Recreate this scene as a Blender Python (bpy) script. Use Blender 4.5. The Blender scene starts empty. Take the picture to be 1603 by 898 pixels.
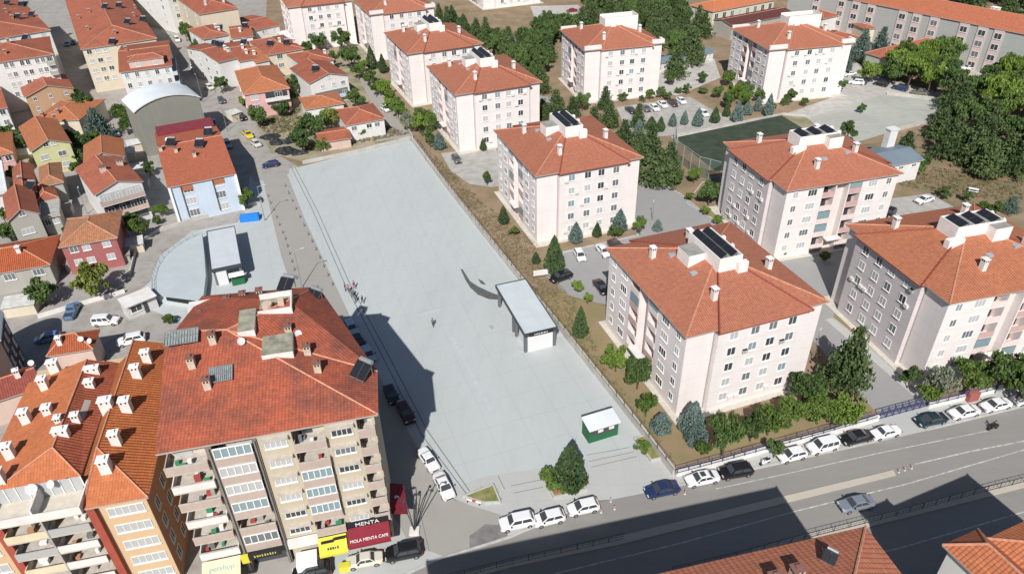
import bpy, math, random
from mathutils import Vector, Matrix
R_=math.radians
scene=bpy.context.scene
col=scene.collection
rnd=random.Random(11)
# ---------------------------------------------------------------- camera
F_,P_,RO,CH=1144.8,0.59778,-0.024108,75.904      # focal (px of a 1603 px frame), pitch, roll, height
cx_,sx_=math.cos(RO),math.sin(RO)
X0=Vector((1,0,0)); U0=Vector((0,math.sin(P_),math.cos(P_))); FW=Vector((0,math.cos(P_),-math.sin(P_)))
RX=X0*cx_+U0*sx_; UX=U0*cx_-X0*sx_
cd=bpy.data.cameras.new('camera'); cam=bpy.data.objects.new('camera',cd); col.objects.link(cam)
m=Matrix((RX,UX,-FW)).transposed().to_4x4(); m.translation=(0,0,CH); cam.matrix_world=m
cd.sensor_width=36; cd.lens=36*F_/1603; cd.clip_end=5000; cd.clip_start=0.5
scene.camera=cam
# ---------------------------------------------------------------- light
SUN_AZ,SUN_EL=82.5,43.0                            # where the shadows run, and the sun's height
w=bpy.data.worlds.new('World'); scene.world=w; w.use_nodes=True
nt=w.node_tree; bg=nt.nodes['Background']; sk=nt.nodes.new('ShaderNodeTexSky')
sk.sky_type='NISHITA'; sk.sun_disc=False; sk.sun_elevation=R_(SUN_EL)
sk.sun_rotation=R_(180+(90-SUN_AZ)); sk.altitude=900; sk.air_density=1.0; sk.dust_density=1.5
nt.links.new(sk.outputs[0],bg.inputs[0]); bg.inputs[1].default_value=0.06
sl=bpy.data.lights.new('sun','SUN'); sl.energy=4.5; sl.angle=R_(0.53); sl.color=(1,0.97,0.925)
so=bpy.data.objects.new('sun',sl); col.objects.link(so)
d=Vector((math.cos(R_(SUN_AZ))*math.cos(R_(SUN_EL)),math.sin(R_(SUN_AZ))*math.cos(R_(SUN_EL)),-math.sin(R_(SUN_EL))))
so.rotation_euler=d.to_track_quat('-Z','Y').to_euler(); so.location=(0,-50,150)
vs=scene.view_settings; vs.view_transform='Standard'; vs.look='None'; vs.gamma=1; vs.exposure=0.34; vs.use_curve_mapping=False
scene.render.engine='CYCLES'
try:
    scene.cycles.max_bounces=6; scene.cycles.transparent_max_bounces=6
except Exception: pass

def G(px,py,z=0.0):
    """ground-survey helper: the point at height z seen at a photo position"""
    u,v=px-801.5,py-449
    u,v=cx_*u+sx_*v,-sx_*u+cx_*v
    dz=-F_*math.sin(P_)-v*math.cos(P_)
    t=(z-CH)/dz
    return Vector((u*t,(F_*math.cos(P_)-v*math.sin(P_))*t,z))
# ---------------------------------------------------------------- materials
MAT={}
def lin(c): return tuple(c)
def mat(name,color,rough=.75,noise=0.0,scale=1.0,metal=0.0,spec=.3,bump=0.0,c2=None,detail=6,coord='Object',emit=None,alpha=None):
    """plain surface with optional noise between color and c2 (or darker/lighter color)"""
    if name in MAT: return MAT[name]
    m=bpy.data.materials.new(name); m.use_nodes=True; n=m.node_tree; b=n.nodes['Principled BSDF']
    b.inputs['Roughness'].default_value=rough; b.inputs['Metallic'].default_value=metal
    b.inputs['Specular IOR Level'].default_value=spec
    b.inputs['Base Color'].default_value=(*color,1)
    if noise or c2:
        tc=n.nodes.new('ShaderNodeTexCoord'); nz=n.nodes.new('ShaderNodeTexNoise'); nz.inputs['Scale'].default_value=scale
        nz.inputs['Detail'].default_value=detail; nz.inputs['Roughness'].default_value=.62
        n.links.new(tc.outputs[coord],nz.inputs['Vector'])
        rp=n.nodes.new('ShaderNodeValToRGB')
        a=c2 if c2 else tuple(max(0,x*(1-noise)) for x in color)
        e=color if c2 else tuple(min(1,x*(1+noise)) for x in color)
        rp.color_ramp.elements[0].position=.35; rp.color_ramp.elements[1].position=.66
        rp.color_ramp.elements[0].color=(*a,1); rp.color_ramp.elements[1].color=(*e,1)
        n.links.new(nz.outputs['Fac'],rp.inputs[0]); n.links.new(rp.outputs[0],b.inputs['Base Color'])
        if bump:
            bp=n.nodes.new('ShaderNodeBump'); bp.inputs['Strength'].default_value=bump; bp.inputs['Distance'].default_value=.05
            n.links.new(nz.outputs['Fac'],bp.inputs['Height']); n.links.new(bp.outputs[0],b.inputs['Normal'])
    if alpha is not None: b.inputs['Alpha'].default_value=alpha
    MAT[name]=m; return m
def N(n,t,**k):
    x=n.nodes.new(t)
    for a,v in k.items(): setattr(x,a,v)
    return x
def tile_mat(name,c,pitch=.33,stripe=.35,row=.15,stain=.25,c_old=None,weather=.5):
    """clay pan tiles: pans along u (m), courses along v (m), per-tile tone, weathering"""
    if name in MAT: return MAT[name]
    m=bpy.data.materials.new(name); m.use_nodes=True; n=m.node_tree; b=n.nodes['Principled BSDF']; L=n.links.new
    b.inputs['Roughness'].default_value=.8; b.inputs['Specular IOR Level'].default_value=.2
    uv=N(n,'ShaderNodeUVMap'); sp=N(n,'ShaderNodeSeparateXYZ'); L(uv.outputs[0],sp.inputs[0])
    def mth(op,a,bv,clamp=False):
        x=N(n,'ShaderNodeMath',operation=op); x.use_clamp=clamp
        for i,q in enumerate((a,bv)):
            if q is None: continue
            if isinstance(q,(int,float)): x.inputs[i].default_value=q
            else: L(q,x.inputs[i])
        return x.outputs[0]
    su=mth('SINE',mth('MULTIPLY',sp.outputs[0],2*math.pi/pitch),None)
    groove=mth('POWER',mth('MULTIPLY_ADD',su,.5),2.0) if False else mth('POWER',mth('MULTIPLY',mth('ADD',su,1.0),.5),3.0)
    fv=mth('FRACT',mth('MULTIPLY',sp.outputs[1],1/.36),None)
    rowd=mth('POWER',fv,6.0)
    # per tile tone
    fl=N(n,'ShaderNodeCombineXYZ'); L(mth('FLOOR',mth('MULTIPLY',sp.outputs[0],1/pitch),None),fl.inputs[0]); L(mth('FLOOR',mth('MULTIPLY',sp.outputs[1],1/.36),None),fl.inputs[1])
    wn=N(n,'ShaderNodeTexWhiteNoise'); wn.noise_dimensions='3D'; L(fl.outputs[0],wn.inputs['Vector'])
    tc=N(n,'ShaderNodeTexCoord')
    nz=N(n,'ShaderNodeTexNoise'); nz.inputs['Scale'].default_value=.22; nz.inputs['Detail'].default_value=9; nz.inputs['Roughness'].default_value=.7; L(tc.outputs['Object'],nz.inputs['Vector'])
    nz2=N(n,'ShaderNodeTexNoise'); nz2.inputs['Scale'].default_value=1.7; nz2.inputs['Detail'].default_value=5; L(uv.outputs[0],nz2.inputs['Vector'])
    oi=N(n,'ShaderNodeObjectInfo')
    mx=N(n,'ShaderNodeMixRGB'); mx.inputs[1].default_value=(*c,1); co=c_old or (c[0]*.55,c[1]*.62,c[2]*.75); mx.inputs[2].default_value=(*co,1)
    rp=N(n,'ShaderNodeValToRGB'); rp.color_ramp.elements[0].position=.42; rp.color_ramp.elements[1].position=.72; L(nz.outputs['Fac'],rp.inputs[0])
    L(mth('MULTIPLY',rp.outputs[0],weather),mx.inputs[0])
    v=mth('ADD',mth('MULTIPLY',wn.outputs['Value'],.20),.90)
    v=mth('MULTIPLY',v,mth('ADD',mth('MULTIPLY',nz2.outputs['Fac'],stain*1.6),1-stain*.8))
    v=mth('MULTIPLY',v,mth('SUBTRACT',1.0,mth('MULTIPLY',groove,stripe)))
    v=mth('MULTIPLY',v,mth('SUBTRACT',1.0,mth('MULTIPLY',rowd,row)))
    v=mth('MULTIPLY',v,mth('ADD',mth('MULTIPLY',oi.outputs['Random'],.14),.93))
    ml=N(n,'ShaderNodeVectorMath',operation='SCALE'); L(mx.outputs[0],ml.inputs[0]); L(v,ml.inputs['Scale'])
    L(ml.outputs[0],b.inputs['Base Color'])
    bp=N(n,'ShaderNodeBump'); bp.inputs['Strength'].default_value=.5; bp.inputs['Distance'].default_value=.04; bp.invert=True
    L(mth('ADD',groove,mth('MULTIPLY',rowd,.4)),bp.inputs['Height']); L(bp.outputs[0],b.inputs['Normal'])
    MAT[name]=m; return m
def wall_mat(name,c,line=.12,dirt=.16,streak=.10,period=2.8,off=1.0):
    """rendered wall: storey joints every `period` m, rain streaks, blotches"""
    if name in MAT: return MAT[name]
    m=bpy.data.materials.new(name); m.use_nodes=True; n=m.node_tree; b=n.nodes['Principled BSDF']; L=n.links.new
    b.inputs['Roughness'].default_value=.85; b.inputs['Specular IOR Level'].default_value=.15
    tc=N(n,'ShaderNodeTexCoord'); sp=N(n,'ShaderNodeSeparateXYZ'); L(tc.outputs['Object'],sp.inputs[0])
    def mth(op,a,bv=None):
        x=N(n,'ShaderNodeMath',operation=op)
        for i,q in enumerate((a,bv)):
            if q is None: continue
            if isinstance(q,(int,float)): x.inputs[i].default_value=q
            else: L(q,x.inputs[i])
        return x.outputs[0]
    fz=mth('FRACT',mth('MULTIPLY',mth('SUBTRACT',sp.outputs[2],off-2.8*3),1/period))
    ln=mth('LESS_THAN',fz,.035)
    nz=N(n,'ShaderNodeTexNoise'); nz.inputs['Scale'].default_value=.35; nz.inputs['Detail'].default_value=7; L(tc.outputs['Object'],nz.inputs['Vector'])
    mp=N(n,'ShaderNodeMapping'); mp.inputs['Scale'].default_value=(2.2,2.2,.12); L(tc.outputs['Object'],mp.inputs[0])
    nz2=N(n,'ShaderNodeTexNoise'); nz2.inputs['Scale'].default_value=1.0; nz2.inputs['Detail'].default_value=4; L(mp.outputs[0],nz2.inputs['Vector'])
    v=mth('SUBTRACT',1+dirt*.5,mth('MULTIPLY',nz.outputs['Fac'],dirt))
    v=mth('MULTIPLY',v,mth('SUBTRACT',1+streak*.5,mth('MULTIPLY',nz2.outputs['Fac'],streak)))
    v=mth('MULTIPLY',v,mth('SUBTRACT',1.0,mth('MULTIPLY',ln,line)))
    ml=N(n,'ShaderNodeVectorMath',operation='SCALE'); ml.inputs[0].default_value=c; L(v,ml.inputs['Scale'])
    L(ml.outputs[0],b.inputs['Base Color']); MAT[name]=m; return m
def paving_mat(name,c,joint=4.0,blot=.22,crack=.18,c2=None,stretch=(1,1,1),rot=0,fine=.10,rough=.8):
    """cast concrete / asphalt: large blotches, fine grain, joints and long wheel streaks"""
    if name in MAT: return MAT[name]
    m=bpy.data.materials.new(name); m.use_nodes=True; n=m.node_tree; b=n.nodes['Principled BSDF']; L=n.links.new
    b.inputs['Roughness'].default_value=rough; b.inputs['Specular IOR Level'].default_value=.25
    tc=N(n,'ShaderNodeTexCoord')
    def noise(s,det,vec,r=.6):
        x=N(n,'ShaderNodeTexNoise'); x.inputs['Scale'].default_value=s; x.inputs['Detail'].default_value=det; x.inputs['Roughness'].default_value=r; L(vec,x.inputs['Vector']); return x.outputs['Fac']
    def mth(op,a,bv=None):
        x=N(n,'ShaderNodeMath',operation=op)
        for i,q in enumerate((a,bv)):
            if q is None: continue
            if isinstance(q,(int,float)): x.inputs[i].default_value=q
            else: L(q,x.inputs[i])
        return x.outputs[0]
    mp=N(n,'ShaderNodeMapping'); mp.inputs['Rotation'].default_value=(0,0,rot); mp.inputs['Scale'].default_value=stretch; L(tc.outputs['Object'],mp.inputs[0])
    big=noise(.045,5,mp.outputs[0],.55); mid=noise(.35,7,mp.outputs[0],.7); fin=noise(6,3,tc.outputs['Object'])
    v=mth('ADD',1-blot*.5,mth('MULTIPLY',big,blot))
    v=mth('MULTIPLY',v,mth('ADD',1-crack*.5,mth('MULTIPLY',mid,crack)))
    v=mth('MULTIPLY',v,mth('ADD',1-fine*.5,mth('MULTIPLY',fin,fine)))
    if joint:
        mp2=N(n,'ShaderNodeMapping'); mp2.inputs['Rotation'].default_value=(0,0,rot); L(tc.outputs['Object'],mp2.inputs[0])
        sp=N(n,'ShaderNodeSeparateXYZ'); L(mp2.outputs[0],sp.inputs[0])
        for o in (0,1):
            f=mth('FRACT',mth('MULTIPLY',sp.outputs[o],1/joint)); j=mth('LESS_THAN',f,.02)
            v=mth('MULTIPLY',v,mth('SUBTRACT',1.0,mth('MULTIPLY',j,.10)))
    mx=N(n,'ShaderNodeMixRGB'); mx.inputs[1].default_value=(*c,1); mx.inputs[2].default_value=(*(c2 or c),1)
    rp=N(n,'ShaderNodeValToRGB'); rp.color_ramp.elements[0].position=.45; rp.color_ramp.elements[1].position=.62; L(mid,rp.inputs[0]); L(rp.outputs[0],mx.inputs[0])
    ml=N(n,'ShaderNodeVectorMath',operation='SCALE'); L(mx.outputs[0],ml.inputs[0]); L(v,ml.inputs['Scale'])
    L(ml.outputs[0],b.inputs['Base Color']); MAT[name]=m; return m
def leaf_mat(name,dark,light,scale=.9,brown=None):
    if name in MAT: return MAT[name]
    m=bpy.data.materials.new(name); m.use_nodes=True; n=m.node_tree; b=n.nodes['Principled BSDF']; L=n.links.new
    b.inputs['Roughness'].default_value=.7; b.inputs['Specular IOR Level'].default_value=.2
    ge=N(n,'ShaderNodeNewGeometry'); wn=N(n,'ShaderNodeTexNoise'); wn.inputs['Scale'].default_value=scale; wn.inputs['Detail'].default_value=4
    L(ge.outputs['Position'],wn.inputs['Vector'])
    oi=N(n,'ShaderNodeObjectInfo')
    a=N(n,'ShaderNodeMath',operation='MULTIPLY_ADD'); L(ge.outputs['Random Per Island'],a.inputs[0]); a.inputs[1].default_value=.5
    s=N(n,'ShaderNodeMath',operation='SUBTRACT'); L(wn.outputs['Fac'],s.inputs[0]); s.inputs[1].default_value=.25; L(s.outputs[0],a.inputs[2])
    a2=N(n,'ShaderNodeMath',operation='MULTIPLY_ADD'); L(oi.outputs['Random'],a2.inputs[0]); a2.inputs[1].default_value=.35; L(a.outputs[0],a2.inputs[2])
    rp=N(n,'ShaderNodeValToRGB'); rp.color_ramp.elements[0].position=.15; rp.color_ramp.elements[1].position=.95
    rp.color_ramp.elements[0].color=(*dark,1); rp.color_ramp.elements[1].color=(*light,1)
    if brown: 
        e=rp.color_ramp.elements.new(.97); e.color=(*light,1); rp.color_ramp.elements[-1].color=(*brown,1)
    L(a2.outputs[0],rp.inputs[0]); L(rp.outputs[0],b.inputs['Base Color'])
    MAT[name]=m; return m
# shared surfaces
GLD=mat('glass_dark',(.05,.056,.062),.12,spec=.6); GLM=mat('glass_mid',(.15,.16,.17),.15,spec=.6); GLC=mat('glass_curtain',(.42,.43,.43),.35,spec=.5)
GLB=mat('glass_bluish',(.22,.30,.33),.12,spec=.7)
WHT=mat('white_frame',(.74,.74,.73),.5); WDIRT=mat('white_render',(.66,.63,.60),.85,noise=.10,scale=.6)
CONC=mat('grey_concrete',(.36,.35,.33),.9,noise=.2,scale=.8); DKM=mat('dark_metal',(.045,.05,.06),.5); GRM=mat('grey_metal',(.30,.31,.32),.45,metal=.4)
RIDGE=mat('ridge_mortar',(.50,.24,.155),.85,noise=.2,scale=2); RUB=mat('tyre_rubber',(.02,.02,.022),.9); RIM=mat('alloy_rim',(.42,.43,.45),.35,metal=.7)
SOL=mat('solar_glass',(.018,.02,.026),.3,spec=.3); BLK=mat('black_plastic',(.02,.02,.02),.5)
TILE=tile_mat('clay_tile',(.37,.12,.07),weather=.75,c_old=(.20,.085,.06)); 
# ---------------------------------------------------------------- mesh helper
class MB:
    def __init__(s): s.v=[];s.f=[];s.m=[];s.uv=[]
    def face(s,pts,m=0,uvs=None):
        pts=[Vector(p) for p in pts]
        i=len(s.v); s.v+=pts; s.f.append(tuple(range(i,i+len(pts)))); s.m.append(m)
        if uvs is None:
            nr=Vector((0,0,0))
            for k in range(len(pts)):
                a,b=pts[k],pts[(k+1)%len(pts)]; nr+=a.cross(b)
            if nr.length<1e-9: nr=Vector((0,0,1))
            nr.normalize()
            if abs(nr.z)>.995: ua,va=Vector((1,0,0)),Vector((0,1,0))
            else:
                ua=Vector((0,0,1)).cross(nr).normalized(); va=nr.cross(ua)
            uvs=[(p.dot(ua),p.dot(va)) for p in pts]
        s.uv+=uvs
    def box(s,x0,y0,z0,x1,y1,z1,m=0,mt=None):
        a=[(x0,y0),(x1,y0),(x1,y1),(x0,y1)]
        s.prism(a,z0,z1,m,mt)
    def prism(s,a,z0,z1,m=0,mt=None,bot=True):
        n=len(a)
        z0=[z0]*n if not isinstance(z0,(list,tuple)) else z0; z1=[z1]*n if not isinstance(z1,(list,tuple)) else z1
        for k in range(n):
            k2=(k+1)%n
            s.face([(*a[k],z0[k]),(*a[k2],z0[k2]),(*a[k2],z1[k2]),(*a[k],z1[k])],m)
        s.face([(*a[k],z1[k]) for k in range(n)],m if mt is None else mt)
        if bot: s.face([(*a[k],z0[k]) for k in reversed(range(n))],m)
    def obox(s,c,ax,hx,hy,z0,z1,m=0,mt=None):
        """box centred c(x,y) with unit direction ax and half sizes"""
        ax=Vector((ax[0],ax[1])).normalized(); ay=Vector((-ax.y,ax.x)); c=Vector((c[0],c[1]))
        s.prism([tuple(c+ax*i*hx+ay*j*hy) for i,j in ((-1,-1),(1,-1),(1,1),(-1,1))],z0,z1,m,mt)
    def tube(s,p0,p1,r0,r1=None,n=6,m=0,cap=True):
        p0=Vector(p0);p1=Vector(p1); r1=r0 if r1 is None else r1
        d=(p1-p0).normalized(); a=d.orthogonal().normalized(); b=d.cross(a)
        q0=[p0+(a*math.cos(2*math.pi*k/n)+b*math.sin(2*math.pi*k/n))*r0 for k in range(n)]
        q1=[p1+(a*math.cos(2*math.pi*k/n)+b*math.sin(2*math.pi*k/n))*r1 for k in range(n)]
        for k in range(n):
            k2=(k+1)%n; s.face([q0[k],q0[k2],q1[k2],q1[k]],m)
        if cap: s.face(q1,m); s.face(list(reversed(q0)),m)
    def mesh(s,name,mats):
        me=bpy.data.meshes.new(name); me.from_pydata([tuple(v) for v in s.v],[],s.f)
        for mm in mats: me.materials.append(mm)
        me.polygons.foreach_set('material_index',s.m)
        ul=me.uv_layers.new(name='UVMap'); ul.data.foreach_set('uv',[c for q in s.uv for c in q])
        me.update(); return me
    def build(s,name,mats,parent=None,smooth=False,loc=None,rot=None):
        if not isinstance(mats,(list,tuple)): mats=[mats]
        me=s.mesh(name,mats)
        if smooth: me.polygons.foreach_set('use_smooth',[True]*len(me.polygons))
        return mk(name,me,parent,loc,rot)
def mk(name,me,parent=None,loc=None,rot=None,scale=None):
    o=bpy.data.objects.new(name,me); col.objects.link(o)
    if parent: o.parent=parent
    if loc is not None: o.location=loc
    if rot is not None: o.rotation_euler=rot
    if scale is not None: o.scale=scale
    return o
def tag(o,label=None,cat=None,group=None,kind=None):
    if label: o['label']=label
    if cat: o['category']=cat
    if group: o['group']=group
    if kind: o['kind']=kind
    return o
def thing(name,label,cat,loc=(0,0,0),rz=0,group=None):
    o=bpy.data.objects.new(name,None); col.objects.link(o); o.location=loc; o.rotation_euler=(0,0,rz); o.empty_display_size=.5
    return tag(o,label,cat,group)
def kids(o): return KID.get(o.name,[])
def copy_tree(o,parent=None):
    c=o.copy(); col.objects.link(c)
    if parent: c.parent=parent
    for ch in [x for x in ALLK(o)]: copy_tree(ch,c)
    return c
def ALLK(o): return list(o.children)
# ---------------------------------------------------------------- ground
def sheet(name,pts,z,m,world=False,kind='structure'):
    b=MB(); q=[Vector((p[0],p[1],z)) if world else Vector((*G(p[0],p[1])[:2],z)) for p in pts]
    b.face(q); o=b.build(name,m); tag(o,kind=kind); return o
DIRT=mat('dry_earth',(.30,.215,.145),.95,c2=(.19,.145,.085),scale=.16,detail=9)
b=MB(); b.face([(-900,-200,0),(900,-200,0),(900,1500,0),(-900,1500,0)]); tag(b.build('ground',DIRT),kind='structure')
STREET=paving_mat('old_street',(.34,.32,.295),joint=0,blot=.25,crack=.35,c2=(.26,.235,.215))
ASPH=paving_mat('road_asphalt',(.235,.225,.21),joint=0,blot=.24,crack=.26,stretch=(.35,2.2,1),rot=-.30,fine=.12)
ASPH2=paving_mat('lane_asphalt',(.31,.295,.27),joint=0,blot=.2,crack=.2,fine=.12)
COMPL=paving_mat('complex_asphalt',(.29,.285,.28),joint=0,blot=.2,crack=.2)
PLAZA=paving_mat('plaza_concrete',(.43,.455,.45),joint=5.2,blot=.26,crack=.34,c2=(.385,.412,.410),stretch=(1.9,.4,1),rot=-1.9+1.57,fine=.06)
PAVE=paving_mat('pavement_concrete',(.41,.415,.40),joint=2.4,blot=.16,crack=.16,fine=.08)
GRASS=mat('dry_grass',(.20,.19,.075),.95,c2=(.29,.215,.125),scale=.45,detail=9)
sheet('street_pavement',[(-900,700),(-500,-230),(300,-230),(420,-60),(415,60),(400,150),(405,205),(440,245),(468,262),(640,215),(700,330),(900,600),(700,900),(400,1000)],.004,STREET)
sheet('dirt_yard',[(430,120),(560,60),(600,120),(648,196),(640,216),(470,252),(425,240),(405,205),(395,165)],.008,mat('yard_earth',(.36,.30,.23),.95,c2=(.18,.18,.09),scale=.2,detail=8))
sheet('alley',[(556,110),(572,112),(612,175),(644,214),(590,222),(596,190)],.012,ASPH2)
sheet('plaza',[(466,262),(640,220),(647,222),(1052,737),(1060,775),(930,783),(800,815),(700,872),(610,905),(500,920),(500,700),(420,560),(200,470),(236,440),(250,400),(300,362),(372,348),(385,330),(392,270)],.012,PLAZA)
sheet('pavement',[(560,930),(690,872),(800,838),(930,783),(1060,764),(1200,734),(1450,678),(1700,618),(1700,590),(1452,632),(1372,652),(1058,745),(1010,700),(860,730),(760,745),(715,760),(650,700),(618,720),(560,760)],.016,PAVE)
sheet('lane',[(410,275),(449,272),(478,345),(522,440),(560,520),(600,600),(648,690),(700,775),(735,790),(800,810),(790,838),(700,872),(640,850),(560,700),(480,520),(440,400)],.020,ASPH2)
sheet('parking_yard',[(372,250),(410,246),(455,258),(452,272),(400,285)],.016,STREET)
sheet('road',[(430,990),(560,932),(690,876),(800,842),(930,787),(1060,761),(1200,731),(1450,674),(1700,614),(2400,560),(2600,900),(1700,1400),(300,1400)],.024,ASPH)
sheet('patch',[(735,838),(760,820),(790,822),(795,838),(760,850),(735,858)],.028,mat('asphalt_patch',(.185,.18,.17),.9,noise=.2,scale=.8))
sheet('complex_road',[(842,150),(862,152),(905,195),(955,240),(1000,272),(1062,305),(1112,345),(1100,372),(1000,372),(940,382),(868,398),(852,430),(880,455),(955,480),(955,400),(1030,375),(1110,350),(1060,312),(996,285),(940,248),(880,205)],.008,COMPL)
sheet('complex_parking',[(852,425),(868,396),(1000,366),(1120,345),(1140,360),(1040,385),(970,400),(960,480),(890,462)],.012,COMPL)
sheet('access_road',[(1010,268),(1064,302),(1128,352),(1125,370),(1000,378),(985,330)],.016,COMPL)
sheet('parking_lot',[(690,240),(776,230),(792,290),(770,293),(735,288),(706,268)],.012,mat('pale_parking',(.36,.345,.32),.9,noise=.15,scale=.5))
sheet('drive',[(1215,412),(1345,372),(1322,405),(1304,500),(1380,560),(1452,628),(1374,648),(1262,520),(1250,440)],.012,COMPL)
sheet('side_path',[(1292,500),(1304,497),(1452,620),(1440,628)],.016,PAVE)
sheet('east_parking',[(1385,312),(1455,303),(1505,330),(1440,350),(1370,352)],.012,mat('pale_parking',(0,0,0)))
sheet('north_parking',[(965,168),(1080,152),(1115,172),(1160,190),(1060,212),(1010,214),(978,200)],.012,mat('pale_parking',(0,0,0)))
sheet('back_road',[(1282,108),(1335,92),(1360,118),(1486,148),(1560,180),(1500,186),(1392,150),(1290,190),(1220,196),(1060,222),(1050,214),(1220,182),(1310,150),(1300,130)],.012,mat('pale_road',(.42,.40,.37),.9,noise=.15,scale=.5))
sheet('tree_lot',[(1490,100),(1560,92),(1603,110),(1640,150),(1560,150),(1490,130)],.012,mat('pale_road',(0,0,0)))
sheet('gravel_yard',[(1015,112),(1118,92),(1128,122),(1060,150),(1018,142)],.012,mat('pale_road',(0,0,0)))
sheet('gravel_path',[(830,10),(905,8),(930,30),(865,38),(838,32)],.012,mat('pale_road',(0,0,0)))
sheet('sports_pitch',[(1055,216),(1225,180),(1262,204),(1180,262),(1120,268)],.016,mat('green_turf',(.042,.056,.036),.9,noise=.25,scale=.4))
sheet('concrete_court',[(1262,186),(1388,146),(1484,158),(1474,186),(1400,205),(1330,226),(1300,214)],.016,paving_mat('worn_court',(.40,.40,.365),joint=0,blot=.5,crack=.6,c2=(.30,.31,.27),stretch=(1,3,1)))
sheet('lawn',[(1322,232),(1340,410),(1500,330),(1603,330),(1603,190),(1440,210)],.004,mat('scrub',(.27,.18,.12),.95,c2=(.15,.14,.075),scale=.22,detail=9))
sheet('dirt_band',[(1222,180),(1262,184),(1300,213),(1328,226),(1262,240),(1180,262),(1262,204)],.020,mat('yard_earth',(0,0,0)))
# dry grass verges round the blocks
for q in ([(1268,128),(1300,140),(1330,132),(1290,160),(1265,152)],[(1090,330),(1180,345),(1190,390),(1130,362)],[(1310,470),(1322,480),(1402,580),(1390,590),(1300,500)],[(800,470),(940,450),(1010,560),(1050,650),(1150,655),(1370,590),(1372,640),(1062,725),(850,520)]):
    sheet('dry_lawn',q,.008,mat('verge',(.27,.19,.115),.95,c2=(.20,.18,.085),scale=.3,detail=9))
# painted lines on the road
LINE=mat('road_paint',(.42,.42,.405),.8,noise=.35,scale=1.5)
def stripe(name,pts,wd,z,m):
    q=[G(*p) for p in pts]; b=MB()
    for a,c in zip(q[:-1],q[1:]):
        t=(c-a); t.z=0; t.normalize(); s=Vector((-t.y,t.x,0))*wd/2
        a2=a-t*.02; c2=c+t*.02
        b.face([(*(a2-s)[:2],z),(*(c2-s)[:2],z),(*(c2+s)[:2],z),(*(a2+s)[:2],z)])
    return tag(b.build(name,m),kind='structure')
stripe('parking_line',[(1120,765),(1200,748),(1380,708),(1547,674)],.14,.03,LINE)
stripe('lane_line',[(1433,726),(1520,706),(1640,683)],.2,.03,LINE)
stripe('lane_line',[(870,897),(1060,851),(1248,799),(1420,757),(1640,693)],.16,.03,LINE)
stripe('lane_line',[(1180,905),(1406,858),(1640,790)],.16,.03,LINE)
stripe('lane_line',[(1100,812),(1210,786),(1398,741)],.14,.03,LINE)
SEAM=mat('dark_seam',(.13,.14,.14),.9)
stripe('drain_channel',[(456,262),(490,330),(540,445),(600,560),(660,680),(730,772)],.12,.026,SEAM)
stripe('drain_channel',[(462,262),(497,330),(548,445),(608,556),(668,672),(735,768)],.12,.026,SEAM)
stripe('seam',[(715,785),(690,760),(640,690)],.06,.026,SEAM)
stripe('seam',[(672,862),(655,790),(637,765)],.06,.032,SEAM)
for q in ([(800,760),(860,748)],[(805,771),(850,762)],[(918,712),(985,700)],[(922,722),(992,707)],[(925,731),(996,714)],[(780,745),(790,765)]):
    stripe('joint',q,.08,.026,SEAM)
WET=mat('wet_concrete',(.105,.11,.095),.35,noise=.2,scale=1.2,spec=.5)
sheet('puddle',[(721,421),(724,421),(736,440),(748,448),(765,456),(780,462),(779,469),(765,468),(748,461),(736,450),(728,437)],.018,WET)
sheet('puddle',[(748,436),(756,440),(761,446),(753,444)],.018,WET)
PALE=mat('pale_smear',(.43,.465,.465),.85,noise=.06,scale=1)
for q in ([(655,492),(695,482),(696,484),(657,495)],[(700,520),(706,519),(770,640),(765,641)],[(800,555),(880,520),(884,523),(802,560)]):
    sheet('concrete_smear',q,.017,PALE)
KERB=mat('kerb_stone',(.43,.42,.40),.85,noise=.12,scale=1)
def kerb(name,pts,wd=.3,h=.13,m=KERB,z0=0,label=None):
    q=[G(*p) for p in pts]; b=MB()
    for a,c in zip(q[:-1],q[1:]):
        t=(c-a); t.z=0; L=t.length; t.normalize(); mid=(a+c)/2
        b.obox(mid,t,L/2,wd/2,z0,z0+h)
    o=b.build(name,m); tag(o,kind='structure'); return o
kerb('kerb',[(560,932),(690,874),(800,840),(930,784)])
kerb('kerb',[(1005,768),(1060,760),(1200,729),(1375,690)])
kerb('kerb',[(1450,673),(1700,612)])
for q in ([(862,156),(905,196),(958,242),(1004,270),(1064,303),(1110,340)],[(848,158),(895,208),(940,250)],[(870,398),(1000,368)],[(1304,498),(1380,560),(1450,625)],[(1120,345),(1075,318),(1100,285),(1180,290)],[(1015,142),(1118,125)]):
    kerb('kerb',q,.22,.13)
# central reservations
def strip(name,up,lo,h,m):
    u=[G(*p) for p in up]; l=[G(*p) for p in lo]; b=MB()
    for k in range(len(u)-1):
        b.prism([tuple(l[k][:2]),tuple(l[k+1][:2]),tuple(u[k+1][:2]),tuple(u[k][:2])],.0,h)
    return tag(b.build(name,m),kind='structure')
MED=paving_mat('median_paving',(.43,.39,.33),joint=0,blot=.15,crack=.3)
strip('median',[(700,905),(800,878),(975,838),(1205,782),(1398,736)],[(704,912),(804,887),(979,850),(1210,792),(1402,744)],.15,MED)
strip('median',[(1050,892),(1150,868),(1278,832),(1400,801),(1520,768),(1700,722)],[(1056,900),(1156,877),(1284,843),(1406,813),(1528,782),(1700,738)],.15,MED)
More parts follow.
